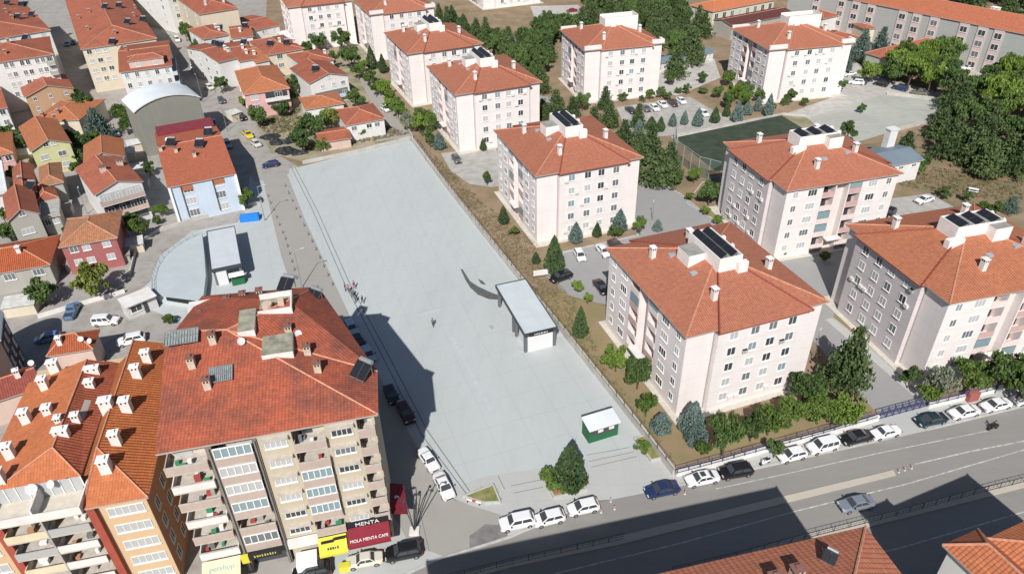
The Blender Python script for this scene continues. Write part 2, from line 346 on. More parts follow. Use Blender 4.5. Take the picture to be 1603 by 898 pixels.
# ---------------------------------------------------------------- windows, chimneys, roof gear
WIN={}
def win_mesh(w,h,panes):
    k=(round(w,2),round(h,2),panes)
    if k not in WIN:
        a=MB(); a.face([(-w/2,-.03,0),(w/2,-.03,0),(w/2,-.03,h),(-w/2,-.03,h)])
        f=MB(); t=.07
        f.box(-w/2-t,-.07,-t,w/2+t,.02,0); f.box(-w/2-t,-.07,h,w/2+t,.02,h+t)
        f.box(-w/2-t,-.07,0,-w/2,.02,h); f.box(w/2,-.07,0,w/2+t,.02,h)
        for i in range(1,panes):
            x=-w/2+w*i/panes; f.box(x-.035,-.065,0,x+.035,-.02,h)
        f.box(-w/2-t-.08,-.16,-t-.05,w/2+t+.08,.02,-t)      # sill
        ms=[]
        for g in (GLD,GLM,GLC,GLB):
            ms.append(a.mesh('window',[g]))
        WIN[k]=(ms,f.mesh('window_frame',[WHT]))
    return WIN[k]
def window(parent,face,s,z,w=1.2,h=1.25,panes=2,frame=True,pick=None):
    """face=(ox,oy,dx,dy): origin and unit direction of the wall seen from outside, left to right"""
    ox,oy,dx,dy=face; ms,fr=win_mesh(w,h,panes)
    g=pick if pick is not None else rnd.choices((0,1,2,3),(3,4,5,1))[0]
    ang=math.atan2(dy,dx)
    o=mk('window',ms[g],parent,(ox+dx*s,oy+dy*s,z),(0,0,ang))
    if frame: mk('window_frame',fr,o)
    return o
CHM={}
def chimney(parent,x,y,z,kind='white',h=1.7,w=.75,dpt=.75,rz=0):
    k=(kind,round(h,2),w,dpt)
    if k not in CHM:
        body={'white':WDIRT,'brick':mat('chimney_brick',(.36,.16,.11),.9,noise=.2,scale=3),'beige':mat('chimney_beige',(.50,.43,.35),.9,noise=.15,scale=2)}[kind]
        top={'white':WHT if kind=='white' else CONC,'brick':CONC,'beige':mat('chimney_cap',(.20,.10,.08),.9)}[kind]
        b=MB(); b.box(-w/2,-dpt/2,-1.0,w/2,dpt/2,h)
        for q in (-.22,.22): b.box(w*q-.09,-dpt/2-.01,h-.38,w*q+.09,-dpt/2+.01,h-.12,1)
        for q in (-.2,.2): b.box(-w/2-.01,dpt*q-.09,h-.38,-w/2+.01,dpt*q+.09,h-.12,1)
        c=MB(); c.box(-w/2-.1,-dpt/2-.1,h,w/2+.1,dpt/2+.1,h+.1); c.box(-w/4,-dpt/4,h+.1,w/4,dpt/4,h+.28)
        CHM[k]=(b.mesh('chimney',[body,BLK]),c.mesh('chimney_cap',[top]))
    a,c=CHM[k]; o=mk('chimney',a,parent,(x,y,z),(0,0,rz)); mk('chimney_cap',c,o); return o
SLR=[]
def solar(parent,x,y,z,rz=0,s=1.0,tilt=35):
    if not SLR:
        b=MB(); t=R_(tilt); L=1.9
        for i in (0,1):
            x0=-1.0+i*1.03; p=[(x0,-L/2*math.cos(t),.25),(x0+.97,-L/2*math.cos(t),.25),(x0+.97,L/2*math.cos(t),.25+L*math.sin(t)),(x0,L/2*math.cos(t),.25+L*math.sin(t))]
            b.face(p,0); q=[(a,c,e-.09) for a,c,e in p]; b.face(list(reversed(q)),1)
            for k in range(4): b.face([p[k],q[k],q[(k+1)%4],p[(k+1)%4]],1)
        for xx in (-.9,.9):
            b.tube((xx,L/2*math.cos(t),-.2),(xx,L/2*math.cos(t),L*math.sin(t)+.2),.03,m=1,n=4); b.tube((xx,-L/2*math.cos(t),-.3),(xx,-L/2*math.cos(t),.25),.03,m=1,n=4)
        tk=MB(); tk.tube((-.8,L/2*math.cos(t)+.3,1.35),(.8,L/2*math.cos(t)+.3,1.35),.27,n=10)
        for xx in (-.6,.6): tk.tube((xx,L/2*math.cos(t)+.3,-.2),(xx,L/2*math.cos(t)+.3,1.1),.03,n=4)
        SLR.append((b.mesh('solar_panel',[SOL,GRM]),tk.mesh('water_tank',[mat('tank_steel',(.45,.46,.47),.35,metal=.6)])))
    a,c=SLR[0]; o=mk('solar_panel',a,parent,(x,y,z),(0,0,rz),(s,s,s)); mk('water_tank',c,o); return o
DSH=[]
def dish(parent,x,y,z,rz=0,s=1.0):
    if not DSH:
        b=MB(); n=12; t=R_(50)
        def pt(r,k):
            a=2*math.pi*k/n; u=r*math.cos(a); v=r*math.sin(a); dpt=-.35*r*r
            return (u,-dpt*math.cos(t)*-1-0-(0)+v*math.sin(t)*.0+ -math.cos(t)*(-dpt)*0+ v*math.sin(R_(40)), .55+v*math.cos(R_(40))+dpt*-.6)
        for k in range(n):
            b.face([pt(0,k),pt(.22,k),pt(.22,k+1)]); b.face([pt(.22,k),pt(.45,k),pt(.45,k+1),pt(.22,k+1)])
        b.tube((0,.1,-.2),(0,.1,.5),.03,n=4); b.tube((0,0,.3),(0,-.35,.62),.02,n=4)
        DSH.append(b.mesh('satellite_dish',[mat('dish_paint',(.55,.55,.55),.5)]))
    return mk('satellite_dish',DSH[0],parent,(x,y,z),(0,0,rz),(s,s,s))

def rotl(rz): return math.cos(rz),math.sin(rz)
def roof_hip(W,D,h,rise,ov=.4,axis=None):
    """returns faces builder + height function in local coords; ridge along the longer side"""
    x0,y0,x1,y1=-0.0,-0.0,W,D
    s=rise/(min(W,D)/2)
    if (axis or ('x' if W>=D else 'y'))=='x':
        A=(D/2,D/2,h+rise); B=(W-D/2,D/2,h+rise)
        F=[[(0,0,h),(W,0,h),B,A],[(W,D,h),(0,D,h),A,B],[(0,D,h),(0,0,h),A],[(W,0,h),(W,D,h),B]]
    else:
        A=(W/2,W/2,h+rise); B=(W/2,D-W/2,h+rise)
        F=[[(0,0,h),(W,0,h),A],[(W,D,h),(0,D,h),B],[(0,D,h),(0,0,h),A,B],[(W,0,h),(W,D,h),B,A]]
    rid=[(A,B)]+[((0,0,h),A)]+([((W,0,h),B),((W,D,h),B),((0,D,h),A)] if (axis or ('x' if W>=D else 'y'))=='x' else [((W,0,h),A),((W,D,h),B),((0,D,h),B)])
    def zf(x,y): return h+s*max(0,min(x,W-x,y,D-y))
    return F,rid,zf
def roof_gable(W,D,h,rise,axis):
    if axis=='x':
        A=(0,D/2,h+rise); B=(W,D/2,h+rise)
        F=[[(0,0,h),(W,0,h),B,A],[(W,D,h),(0,D,h),A,B]]; gab=[[(0,D,h),(0,0,h),A],[(W,0,h),(W,D,h),B]]
        zf=lambda x,y: h+rise*(1-abs(y-D/2)/(D/2))
    else:
        A=(W/2,0,h+rise); B=(W/2,D,h+rise)
        F=[[(0,D,h),(0,0,h),A,B],[(W,0,h),(W,D,h),B,A]]; gab=[[(0,0,h),(W,0,h),A],[(W,D,h),(0,D,h),B]]
        zf=lambda x,y: h+rise*(1-abs(x-W/2)/(W/2))
    return F,[(A,B)],zf,gab
def add_roof(parent,F,rid,tile,h,th=.16,ridge=True,name='roof',rm=None):
    b=MB()
    for f in F: b.face(f,0)
    for f in F:                                             # underside
        b.face([(p[0],p[1],p[2]-th) for p in reversed(f)],1)
    # fascia along low edges
    seen={}
    for f in F:
        for k in range(len(f)):
            a,c=tuple(round(q,3) for q in f[k]),tuple(round(q,3) for q in f[(k+1)%len(f)])
            if (c,a) in seen: seen.pop((c,a))
            else: seen[(a,c)]=1
    for a,c in seen:
        b.face([(a[0],a[1],a[2]-th),(c[0],c[1],c[2]-th),c,a],1)
    r=b.build(name,[tile,rm or mat('eave_board',(.38,.34,.31),.8)],parent)
    if ridge and rid:
        t=MB()
        for a,c in rid: t.tube((a[0],a[1],a[2]+.02),(c[0],c[1],c[2]+.02),.12,n=5)
        t.build('ridge_tiles',[RIDGE],r)
    return r
def frame_rect(FL,FR,BK,h):
    p0,p1,p2=G(*FL,h),G(*FR,h),(G(*BK,h) if not isinstance(BK,(int,float)) else None)
    ax=(p1-p0); ax.z=0; W=ax.length; ax.normalize(); ay=Vector((-ax.y,ax.x,0))
    D=BK if p2 is None else max((p2-p0).dot(ay),(p2-p1).dot(ay)) if False else (p2-p0).dot(ay)
    return p0,ax,ay,W,D
def to_local(p0,ax,ay,P): d=P-p0; return d.dot(ax),d.dot(ay)
def house(name,label,cat,FL,FR,BK,h,roof='hip',rise=2.2,wall=None,tile=None,axis=None,ov=.4,front=None,right=None,left=None,
          chim=(),sol=(),dishes=(),balc=None,win=(1.2,1.25),chk='brick',group=None,ground=0.0,arch=None,dark=False,z0=None,floor=2.8,ridge=True,flat_m=None,
          chsz=(.7,.7,1.2),rbalc=None,gwin=0,wm=None):
    p0,ax,ay,W,D=frame_rect(FL,FR,BK,h)
    root=thing(name,label,cat,(p0.x,p0.y,0),math.atan2(ax.y,ax.x),group)
    wall=wall or WDIRT; tile=tile or TILE
    x0,y0,x1,y1=ov,ov,W-ov,D-ov
    wb=MB(); wb.box(x0,y0,0,x1,y1,h-.05)
    zf=lambda x,y:h
    if roof=='hip': F,rid,zf=roof_hip(W,D,h,rise,axis=axis); add_roof(root,F,rid,tile,h,ridge=ridge)
    elif roof=='gable':
        F,rid,zf,gab=roof_gable(W,D,h,rise,axis or 'y'); add_roof(root,F,rid,tile,h,ridge=ridge)
        for g in gab:                                       # gable walls drawn in by the overhang
            q=[]
            for (x,y,z) in g:
                xx=min(max(x,x0),x1); yy=min(max(y,y0),y1)
                zz=min(z,zf(xx,yy))-.1 if z>h else zf(xx,yy)-.12
                q.append((xx,yy,zz))
            lo=[(a,c,h-.06) for a,c,_ in q[:2]]
            wb.face([lo[0],lo[1],q[1],q[2],q[0]])
    elif roof=='flat':
        b=MB(); b.box(0,0,h-.15,W,D,h+.1,1,0); b.build('roof',[flat_m or CONC,mat('eave_board',(.38,.34,.31),.8)],root)
        pb=MB(); 
        for q in ((0,0,W,.2),(0,D-.2,W,D),(0,.2,.2,D-.2),(W-.2,.2,W,D-.2)): pb.box(q[0],q[1],h+.1,q[2],q[3],h+.7)
        pb.build('parapet',[wall],root)
    elif roof=='arch':                                       # barrel vault running front to back
        n=14; b=MB(); pts=[(W*k/n,h+rise*math.sin(math.pi*k/n)**.8) for k in range(n+1)]
        for k in range(n):
            (xa,za),(xb,zb)=pts[k],pts[k+1]
            b.face([(xa,0,za),(xb,0,zb),(xb,D,zb),(xa,D,za)],0)
            b.face([(xa,0,za-.25),(xb,0,zb-.25),(xb,0,zb),(xa,0,za)],0)
            b.face([(xa,D,za-.25),(xa,0,za-.25),(xb,0,zb-.25),(xb,D,zb-.25)],0)
        b.build('roof',[flat_m or WHT],root)
        g=[(x,z-.2) for x,z in pts]; g[0]=(x0,h-.05); g[-1]=(x1,h-.05)
        for yy in (y0,y1): wb.face([(x,yy,z) for x,z in g]+[])
        zf=lambda x,y:h+rise*math.sin(math.pi*min(max(x/W,0),1))**.8
    w=wb.build('wall',[wall],root)
    faces={'front':((x0,y0,1,0),x1-x0),'right':((x1,y0,0,1),y1-y0),'left':((x0,y1,0,-1),y1-y0)}
    for nm,sp in (('front',front),('right',right),('left',left)):
        if not sp: continue
        cols,floors=sp[0],sp[1]; top=sp[2] if len(sp)>2 else .55
        fc,L=faces[nm]
        fc=(fc[0]+(0.004 if nm=='right' else -0.004 if nm=='left' else 0),fc[1]-(.004 if nm=='front' else 0),fc[2],fc[3])
        cs=cols if isinstance(cols,(list,tuple)) else [(k+.5)/cols for k in range(cols)]
        for r in range(floors):
            z=h-top-win[1]-r*floor
            if z<.4: break
            for c_ in cs: window(root,fc,c_*L,z,win[0],win[1],3 if win[0]>1.6 else 2)
    if gwin: 
        for k in range(gwin): window(root,faces['front'][0],(x1-x0)*(.5+(k-(gwin-1)/2)*.2),h+.25,1.0,1.0,2)
    for sp,nm in ((balc,'front'),(rbalc,'right')):
        if not sp: continue
        fc,L=faces[nm]
        for (a,c_,r,pm) in sp:                                   # from..to (fractions), storey from the top, parapet material
            z=h-floor*(r+1)+.1
            bb=MB(); dd=1.15
            def bx(s0,s1,q0,q1,za,zb,mm):
                if nm=='front': bb.box(x0+s0,y0-q1,za,x0+s1,y0-q0,zb,mm)
                else: bb.box(x1+q0,y0+s0,za,x1+q1,y0+s1,zb,mm)
            s0,s1=a*L,c_*L
            bx(s0,s1,.002,dd,z-.14,z,0)
            bx(s0,s1,dd-.1,dd,z,z+.95,1); bx(s0,s0+.1,.002,dd-.1,z,z+.95,1); bx(s1-.1,s1,.002,dd-.1,z,z+.95,1)
            bb.build('balcony',[WDIRT,pm or WDIRT],root)
            dm=MB()
            if nm=='front': dm.box(x0+s0+.35,y0-.05,z+.01,x0+s1-.35,y0-.004,z+2.15,0)
            else: dm.box(x1+.004,y0+s0+.35,z+.01,x1+.05,y0+s1-.35,z+2.15,0)
            dm.build('balcony_door',[rnd.choice((GLD,GLM,GLC))],root)
    rz=root.rotation_euler.z
    def place(px):
        z=h+1
        for _ in range(8):
            P=G(px[0],px[1],z); x,y=to_local(p0,ax,ay,P); z=zf(min(max(x,.3),W-.3),min(max(y,.3),D-.3))
        return min(max(x,.5),W-.5),min(max(y,.5),D-.5),z
    for c_ in chim:
        x,y,z=place(c_); chimney(root,x,y,z,chk,chsz[2],chsz[0],chsz[1])
    for c_ in sol:
        x,y,z=place(c_); solar(root,x,y,z+.1,-rz+rnd.uniform(-.25,.15))
    for c_ in dishes:
        x,y,z=place(c_); dish(root,x,y,z+.05,-rz+rnd.uniform(-.5,.9))
    root['W']=W; root['D']=D
    return root,(p0,ax,ay,W,D,zf)
# ---------------------------------------------------------------- pink housing blocks
PINK=wall_mat('pale_pink_render',(.70,.64,.62),line=.10,dirt=.16,streak=.16)
PINKW=wall_mat('white_pink_render',(.68,.635,.615),line=.12,dirt=.15,streak=.14)
GREYR=wall_mat('grey_render',(.56,.515,.515),line=.16,dirt=.10,streak=.06)
ROSE=mat('rose_render',(.50,.33,.31),.85,noise=.08,scale=1); PALEP=mat('parapet_pink',(.66,.56,.53),.85,noise=.06,scale=1)
ROOFB=tile_mat('block_tile',(.39,.15,.092),stripe=.38,row=.22,stain=.22,weather=.28,c_old=(.33,.11,.065))
ROOFE=tile_mat('block_tile_light',(.43,.16,.085),pitch=.42,stripe=.45,row=.4,stain=.2,weather=.3)
FELT=mat('roof_felt',(.26,.26,.235),.9,noise=.2,scale=.8)
HB=15.0
def pink_block(label,near,th,a,b,kind,style='solar',roofm=None,near_z=HB,group='pink apartment blocks of the housing estate',base=None,side=PINK,bay=PINKW,low=False):
    """near: photo position of the eave corner nearest the camera; a,b half sizes; kind 0: balcony side faces left, 1: balcony side faces front"""
    c,s=math.cos(th),math.sin(th)
    P=G(*near,near_z); ctr=Vector((P.x+c*a-s*b,P.y+s*a+c*b,0))
    root=thing('apartment_block',label,'apartment block',tuple(ctr),th,group)
    if kind==0: T=lambda x,y:(x,y); A,Bq=a,b
    else: T=lambda x,y:(y,x); A,Bq=b,a                   # canonical frame: window side at y=-Bq, balcony side at x=-A
    X0,X1,Y0,Y1=-A+.6,A-.6,-Bq+.6,Bq-.6; LW=X1-X0; LB=Y1-Y0
    def bx(B,x0,y0,z0,x1,y1,z1,m=0,mt=None):
        (p,q),(r,t)=T(x0,y0),T(x1,y1); B.box(min(p,r),min(q,t),z0,max(p,r),max(q,t),z1,m,mt)
    k=LB/23.6; kw=LW/22.0; dp=1.35
    b1=[7.7*k,10.4*k,13.2*k,15.9*k]
    H=HB-.12
    wb=MB()
    bx(wb,X0+dp,Y0,0,X1,Y1,H)
    bx(wb,X0,Y0,0,X0+dp,Y0+b1[0],H); bx(wb,X0,Y0+b1[3],0,X0+dp,Y1,H)
    for q in (b1[1],b1[2]): bx(wb,X0,Y0+q-.12,0,X0+dp,Y0+q+.12,H)
    wb.build('wall',[side],root)
    # recessed balconies
    for (s0,s1) in ((b1[0],b1[1]-.12),(b1[2]+.12,b1[3])):
        bk=MB(); bx(bk,X0+dp-.02,Y0+s0,1.0,X0+dp-.004,Y0+s1,H); bk.build('balcony_back_wall',[ROSE],root)
        for f in range(5):
            z=1.0+2.8*f; q=MB(); bx(q,X0-.05,Y0+s0,z-.16,X0+dp-.03,Y0+s1,z,0); bx(q,X0-.1,Y0+s0,z,X0+.02,Y0+s1,z+1.0,1)
            q.build('balcony',[WDIRT,PALEP if rnd.random()<.6 else ROSE],root)
            d_=MB(); bx(d_,X0+dp-.07,Y0+s0+.5,z+.01,X0+dp-.03,Y0+s1-.5,z+2.1); d_.build('balcony_door',[rnd.choice((GLD,GLD,GLM))],root)
            if rnd.random()<.2:
                d_=MB(); bx(d_,X0-.09,Y0+s0+.02,z+1.0,X0-.03,Y0+s1-.02,z+2.5); d_.build('balcony_glazing',[GLB],root)
    # entrance recess: rear wall tone, canopy
    e=MB(); bx(e,X0+dp-.02,Y0+b1[1]+.12,0.0,X0+dp-.004,Y0+b1[2]-.12,H); e.build('stair_wall',[PALEP],root)
    e=MB(); bx(e,X0-1.2,Y0+b1[1]-.2,3.0,X0+.1,Y0+b1[2]+.2,3.25); e.build('entrance_canopy',[WDIRT],root)
    # protruding window bay
    w0,w1=4.4*kw,18.9*kw; pr=.9
    wb=MB(); bx(wb,X0+w0,Y0-pr,0,X0+w1,Y0+.02,H); wb.build('window_bay',[bay,PINKW],root)
    pl=MB()                                              # plinth apron
    for q in ((X0-.9,Y0-pr-.9,X1+.9,Y1+.9),): bx(pl,q[0],q[1],0,q[2],q[3],.12)
    pl.build('apron',[mat('apron_concrete',(.52,.48,.42),.9,noise=.1,scale=1)],root)
    # downpipes at the seam
    for q in (w0,w1):
        dpp=MB(); x,y=T(X0+q+(-.12 if q==w0 else .12),Y0-.08); dpp.tube((x,y,.2),(x,y,H),.06,n=5)
        dpp.build('downpipe',[mat('pipe_pink',(.35,.27,.26),.6)],root)
    # windows
    def wface_window(sx,z,w,h,p,pk=None,y=Y0-pr):
        (x,yy)=T(X0+sx,y); 
        if kind==0: fc=(x,yy-.004,1,0)
        else: fc=(x-.004,yy,0,-1)
        window(root,fc,0,z,w,h,p,pick=pk)
    def bface_window(sy,z,w,h,p,pk=None):
        (x,yy)=T(X0,Y0+sy)
        if kind==0: fc=(x-.004,yy,0,-1)
        else: fc=(x,yy-.004,1,0)
        window(root,fc,0,z,w,h,p,pick=pk)
    for f in range(5):
        z=1.75+2.8*f
        for q in (6.9,10.3,13.2,16.4): wface_window(q*kw,z,1.25,1.3,2)
        for q in (1.9,21.7): bface_window(q*k,z,.95,1.2,2)
        for q in (5.4,18.2): bface_window(q*k,z,1.75,1.25,3)
    for _ in range(7):                                   # air conditioners under some windows
        f=rnd.randint(0,4); s_=rnd.choice((6.9,10.3,13.2,16.4))*kw+rnd.choice((-1.15,1.15)); x,y=T(X0+s_,Y0-pr); z=1.6+2.8*f; q=MB()
        if kind==0: q.box(x-.38,y-.32,z,x+.38,y-.004,z+.55)
        else: q.box(x-.32,y-.38,z,x-.004,y+.38,z+.55)
        q.build('air_conditioner',[WDIRT],root)
    # roof
    rise=3.9; tile=roofm or ROOFB
    F,rid,zf=roof_hip(2*a,2*b,HB,rise)
    F=[[(x-a,y-b,z) for x,y,z in f] for f in F]; rid=[((p[0]-a,p[1]-b,p[2]),(q[0]-a,q[1]-b,q[2])) for p,q in rid]
    rf=add_roof(root,F,rid[1:],tile,HB)
    zfl=lambda x,y: zf(x+a,y+b)
    # the bay's own roof slope: a raised wedge narrowing to the top, with step walls
    st=pr*rise/(min(a,b))*1.25; wd=MB()
    for sgn in (-1,1):
        yo=sgn*(Bq+pr-.0); xo0=-A+.6+w0-.35; xo1=-A+.6+w1+.35
        za=HB; ap=(0,sgn*min(.8,Bq*.08)); zt=zfl(*T(*ap))+st*.75
        P0=(*T(xo0,yo),za); P1=(*T(xo1,yo),za); PT=(*T(*ap),zt)
        wd.face([P0,P1,PT],0)
        for Q in (P0,P1):                                # side steps down to the main slope
            lo=[]; n=6
            for i in range(n+1):
                t=i/n; x=Q[0]*(1-t)+PT[0]*t; y=Q[1]*(1-t)+PT[1]*t; z=Q[2]*(1-t)+PT[2]*t
                xi=min(max(x,-a+.01),a-.01); yi=min(max(y,-b+.01),b-.01)
                lo.append(((x,y,z),(x,y,min(z,zfl(xi,yi)-.1))))
            for i in range(n): wd.face([lo[i][0],lo[i+1][0],lo[i+1][1],lo[i][1]],1)
        q0=(*T(xo0,sgn*(Bq-.3)),za-.16); q1=(*T(xo1,sgn*(Bq-.3)),za-.16)
        wd.face([(P0[0],P0[1],za-.16),(P1[0],P1[1],za-.16),q1,q0],1); wd.face([P0,P1,(P1[0],P1[1],za-.16),(P0[0],P0[1],za-.16)],1)
    w_=wd.build('bay_roof',[tile,RIDGE if style!='solar' else mat('flashing_red',(.22,.055,.04),.7)],root)
    tb=MB()
    for sgn in (-1,):
        for xo in (-A+.6+w0-.35,-A+.6+w1+.35):
            yo=sgn*(Bq+pr); x,y=T(xo,yo); x2,y2=T(0,sgn*.8); tb.tube((x,y,HB+.05),(x2,y2,zfl(x2,y2)+st*.75+.03),.13,n=5)
    tb.build('ridge_tiles',[mat('flashing_red',(.22,.055,.04),.7) if style=='solar' else RIDGE],w_)
    # stair penthouse
    zb=HB+rise*.35; zt=HB+rise+1.15
    if style=='solar':
        pb=MB(); (p,q),(r,t)=T(-1.9,-4.2),T(1.9,4.2); x0,x1=min(p,r),max(p,r); y0,y1=min(q,t),max(q,t)
        if kind==1: x0,x1,y0,y1=-4.2,4.2,-1.6,2.2
        pb.box(x0,y0,zb,x1,y1,zt,0,1)
        for q_ in ((x0,y0,x1,y0+.15),(x0,y1-.15,x1,y1),(x0,y0+.15,x0+.15,y1-.15),(x1-.15,y0+.15,x1,y1-.15)): pb.box(q_[0],q_[1],zt+.003,q_[2],q_[3],zt+.25)
        if kind==0: pb.box(-4.6,-.6,zb,-1.9,2.6,zt-.7,0,1); pb.box(.9,-5.0,zb,2.5,-4.2,zt-.6,0)
        else: pb.box(-6.0,-2.6,zb,-3.2,-1.6,zt-1.3,0); pb.box(1.2,-3.2,zb,4.2,-1.6,zt-.001,0,1)
        pn=pb.build('stair_penthouse',[WDIRT if False else mat('penthouse_white',(.74,.70,.66),.8,noise=.06,scale=1),FELT],root)
        for j in ((-1.1,),(.6,)):
            q=MB(); u=j[0]; wd_=.40; ln=3.9
            if kind==0:
                q.face([(u-wd_,-ln,zt+.15),(u+wd_,-ln,zt+.75),(u+wd_,ln,zt+.75),(u-wd_,ln,zt+.15)],0); q.face([(u-wd_,-ln,zt+.08),(u-wd_,ln,zt+.08),(u+wd_,ln,zt+.68),(u+wd_,-ln,zt+.68)],1)
                for e in range(4): y=-ln+ln*2*e/3; q.tube((u+wd_,y,zt),(u+wd_,y,zt+.75),.035,n=4,m=1); q.tube((u-wd_,y,zt+.17),(u+wd_,y,zt+.77),.03,n=4,m=1)
                q.tube((u-wd_,-ln,zt+.17),(u-wd_,ln,zt+.17),.04,n=4,m=1); q.tube((u+wd_,-ln,zt+.77),(u+wd_,ln,zt+.77),.04,n=4,m=1)
            else:
                for e in (-2.8,0,2.8):
                    uu=u*1.0
                    if j[0]>0: continue
                    q.face([(e-.7,-1.3,zt+.1),(e+.55,-1.3,zt+.6),(e+.55,1.9,zt+.6),(e-.7,1.9,zt+.1)],0); q.face([(e-.7,-1.3,zt+.04),(e-.7,1.9,zt+.04),(e+.55,1.9,zt+.54),(e+.55,-1.3,zt+.54)],1)
                    for yy in (-1.3,.3,1.9): q.tube((e+.55,yy,zt),(e+.55,yy,zt+.6),.04,n=4,m=1); q.tube((e-.7,yy,zt+.12),(e+.55,yy,zt+.62),.03,n=4,m=1)
                if j[0]>0: continue
            q.build('solar_collector',[SOL,DKM],pn)
        dx=2.15 if kind==0 else 4.45
        for e in (1.2,-1.2): dish(root,dx,e,zt-.5,rnd.uniform(-.6,.6),.9)
        for (x,y) in (((-4.6,-2.2),(-4.9,3.5)) if kind==0 else ((-1.0,-5.4),(4.4,-4.6))):
            hb=MB(); z=zfl(x,y); sl_=rise/min(a,b)
            hb.box(x-.5,y-.4,z-.2,x+.5,y+.4,z+.22); hb.build('roof_hatch',[mat('hatch_grey',(.32,.34,.36),.4)],root)
    else:                                                # tall rendered penthouse and corner parapets
        pb=MB(); x0,x1,y0,y1=(-2.5,7.6,-1.6,3.2)
        pb.box(x0,y0,zb,x1,y1,zt-.4,0,1)
        for q_ in ((x0,y0,x1,y0+.2),(x0,y1-.2,x1,y1)): pb.box(q_[0],q_[1],zt-.397,q_[2],q_[3],zt+.7)
        pb.box(x1-.2,y0+.2,zt-.397,x1,y1-.2,zt+1.0); pb.box(x0,y0+.2,zt-.397,x0+.2,y1-.2,zt+.3); pb.box(-1.0,y0-.9,zb,.6,y0,zt-1.1)
        pb.build('stair_penthouse',[mat('penthouse_white',(0,0,0)),FELT],root)
        pa=MB(); bx(pa,-A+.3,-Bq+.1,HB+.02,X0+w0,-Bq+.75,HB+1.1); pa.build('parapet',[PINKW],root)
        pa=MB(); bx(pa,X0+w1,-Bq+.1,HB+.02,A-.1,-Bq+.75,HB+1.1); bx(pa,A-.75,-Bq+.745,HB+.02,A-.1,-Bq+2.6,HB+1.1); pa.build('parapet',[PINKW],root)
        pa=MB(); bx(pa,-A+.3,Bq-.75,HB+.02,X0+w0,Bq-.1,HB+1.0); pa.build('parapet',[PINKW],root)
    for (x,y) in ((-.33*A*1.2,-.62*Bq),(.62*A,-.30*Bq),(-.62*A,.42*Bq),(.05*A,.62*Bq)) if kind==0 else ((-.62*A,-.30*Bq),(-.33*A,.55*Bq),(.55*A,-.62*Bq),(.6*A,.45*Bq)):
        x,y=T(x,y); chimney(root,x,y,zfl(x,y),'white',1.75,.72,.85)
    return root
th0=R_(18.9); BA,BB=11.6,12.4
G_='pink apartment blocks of the housing estate'
pink_block('white-pink block nearest the main street, beside the green kiosk end of the plaza wall',(1073.5,528.9),R_(18.7),BA,BB,0)
pink_block('pale pink block with blue spruces along its front, beside the middle of the plaza wall',(837.5,276.8),R_(19.0),BA,BB,0)
pink_block('pink block beside the far top end of the plaza and the pale yard',(711.5,149.3),R_(20.7),BA,BB,0)
pink_block('pink block half hidden by the solar-roofed one at the top end of the plaza',(636.8,85.2),R_(22.6),BA,BB,0)
pink_block('grey-sided block with white chimneys standing in front of the blue metal shed',(1231.6,299.8),R_(14.4),12.4,11.6,1,bay=GREYR,side=PINKW)
pink_block('grey-sided block at the right edge above the blue street gate',(1487.1,476.1),R_(13.6),12.6,11.9,1,bay=GREYR,side=PINKW,roofm=ROOFE)
pink_block('pink block with tall white stair tower standing above the small car park',(914,80),R_(13.5),12.2,11.4,0,style='parapet')
pink_block('pink block with tall white stair tower next to the long school building',(1204,79),R_(11.5),13.2,11.6,0,style='parapet')
pink_block('pink block with corner parapets at the head of the narrow alley',(577.5,24),R_(22.5),BA,BB,0,style='parapet')
pink_block('pink block cut by the top edge of the photo, above the houses by the alley',(449,12.5),R_(22),BA,BB,0)
pink_block('pink block at the top edge of the photo beyond the dark pines',(753,-45),R_(20.5),13.5,BB,0)
# ---------------------------------------------------------------- corner building (shops below, six flats storeys)
HA=21.0
A0=G(243,711,HA); A1=G(592,648,HA); axA=(A1-A0); axA.z=0; WA=axA.length; axA.normalize(); ayA=Vector((-axA.y,axA.x,0)); rzA=math.atan2(axA.y,axA.x)
def LA(px,py,z):
    d=G(px,py,z)-A0; return Vector((d.dot(axA),d.dot(ayA),z))
bA=thing('corner_building','tall beige corner building with stained red roof above the street shops','building',(A0.x,A0.y,0),rzA)
BEIGE=wall_mat('beige_plaster',(.46,.405,.31),line=.0,dirt=.18,streak=.14); PKP=wall_mat('pink_parapet_plaster',(.43,.345,.30),line=0,dirt=.2,streak=.2)
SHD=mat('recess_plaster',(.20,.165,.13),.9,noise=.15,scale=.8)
TILEA=tile_mat('weathered_tile',(.37,.098,.055),pitch=.36,stripe=.22,row=.2,stain=.35,weather=.95,c_old=(.12,.06,.05))
f1,f2,f3,f4,f5,f6=[LA(*q,HA) for q in ((243,711),(592,648),(591,581),(498,448),(316,463),(257,521))]
rR=LA(355,516,25.2); r0=LA(259,519,25.0); rQ=LA(452,470,25.0); rP=LA(425,478,25.0)
r0=Vector((0.0,r0.y,25.0)); f6.x=0; f6.y=r0.y+2.2; f6.z=23.2
rfA=add_roof(bA,[[f1,f2,rR,r0],[f2,f3,rR],[f3,f4,rQ],[f3,rQ,rR],[f4,f5,rQ],[f5,rR,rQ],[f5,f6,rR],[f6,r0,rR]],[(rR,f2),(r0,rR),(rQ,f4),(rR,f3),(rQ,rR)],TILEA,HA,th=.22)
foot=[(f1.x+.35,f1.y+.6),(f2.x-.5,f2.y+.6),(f3.x-.6,f3.y),(f4.x-.5,f4.y-.5),(f5.x+.3,f5.y-.4),(.35,max(f6.y,r0.y))]
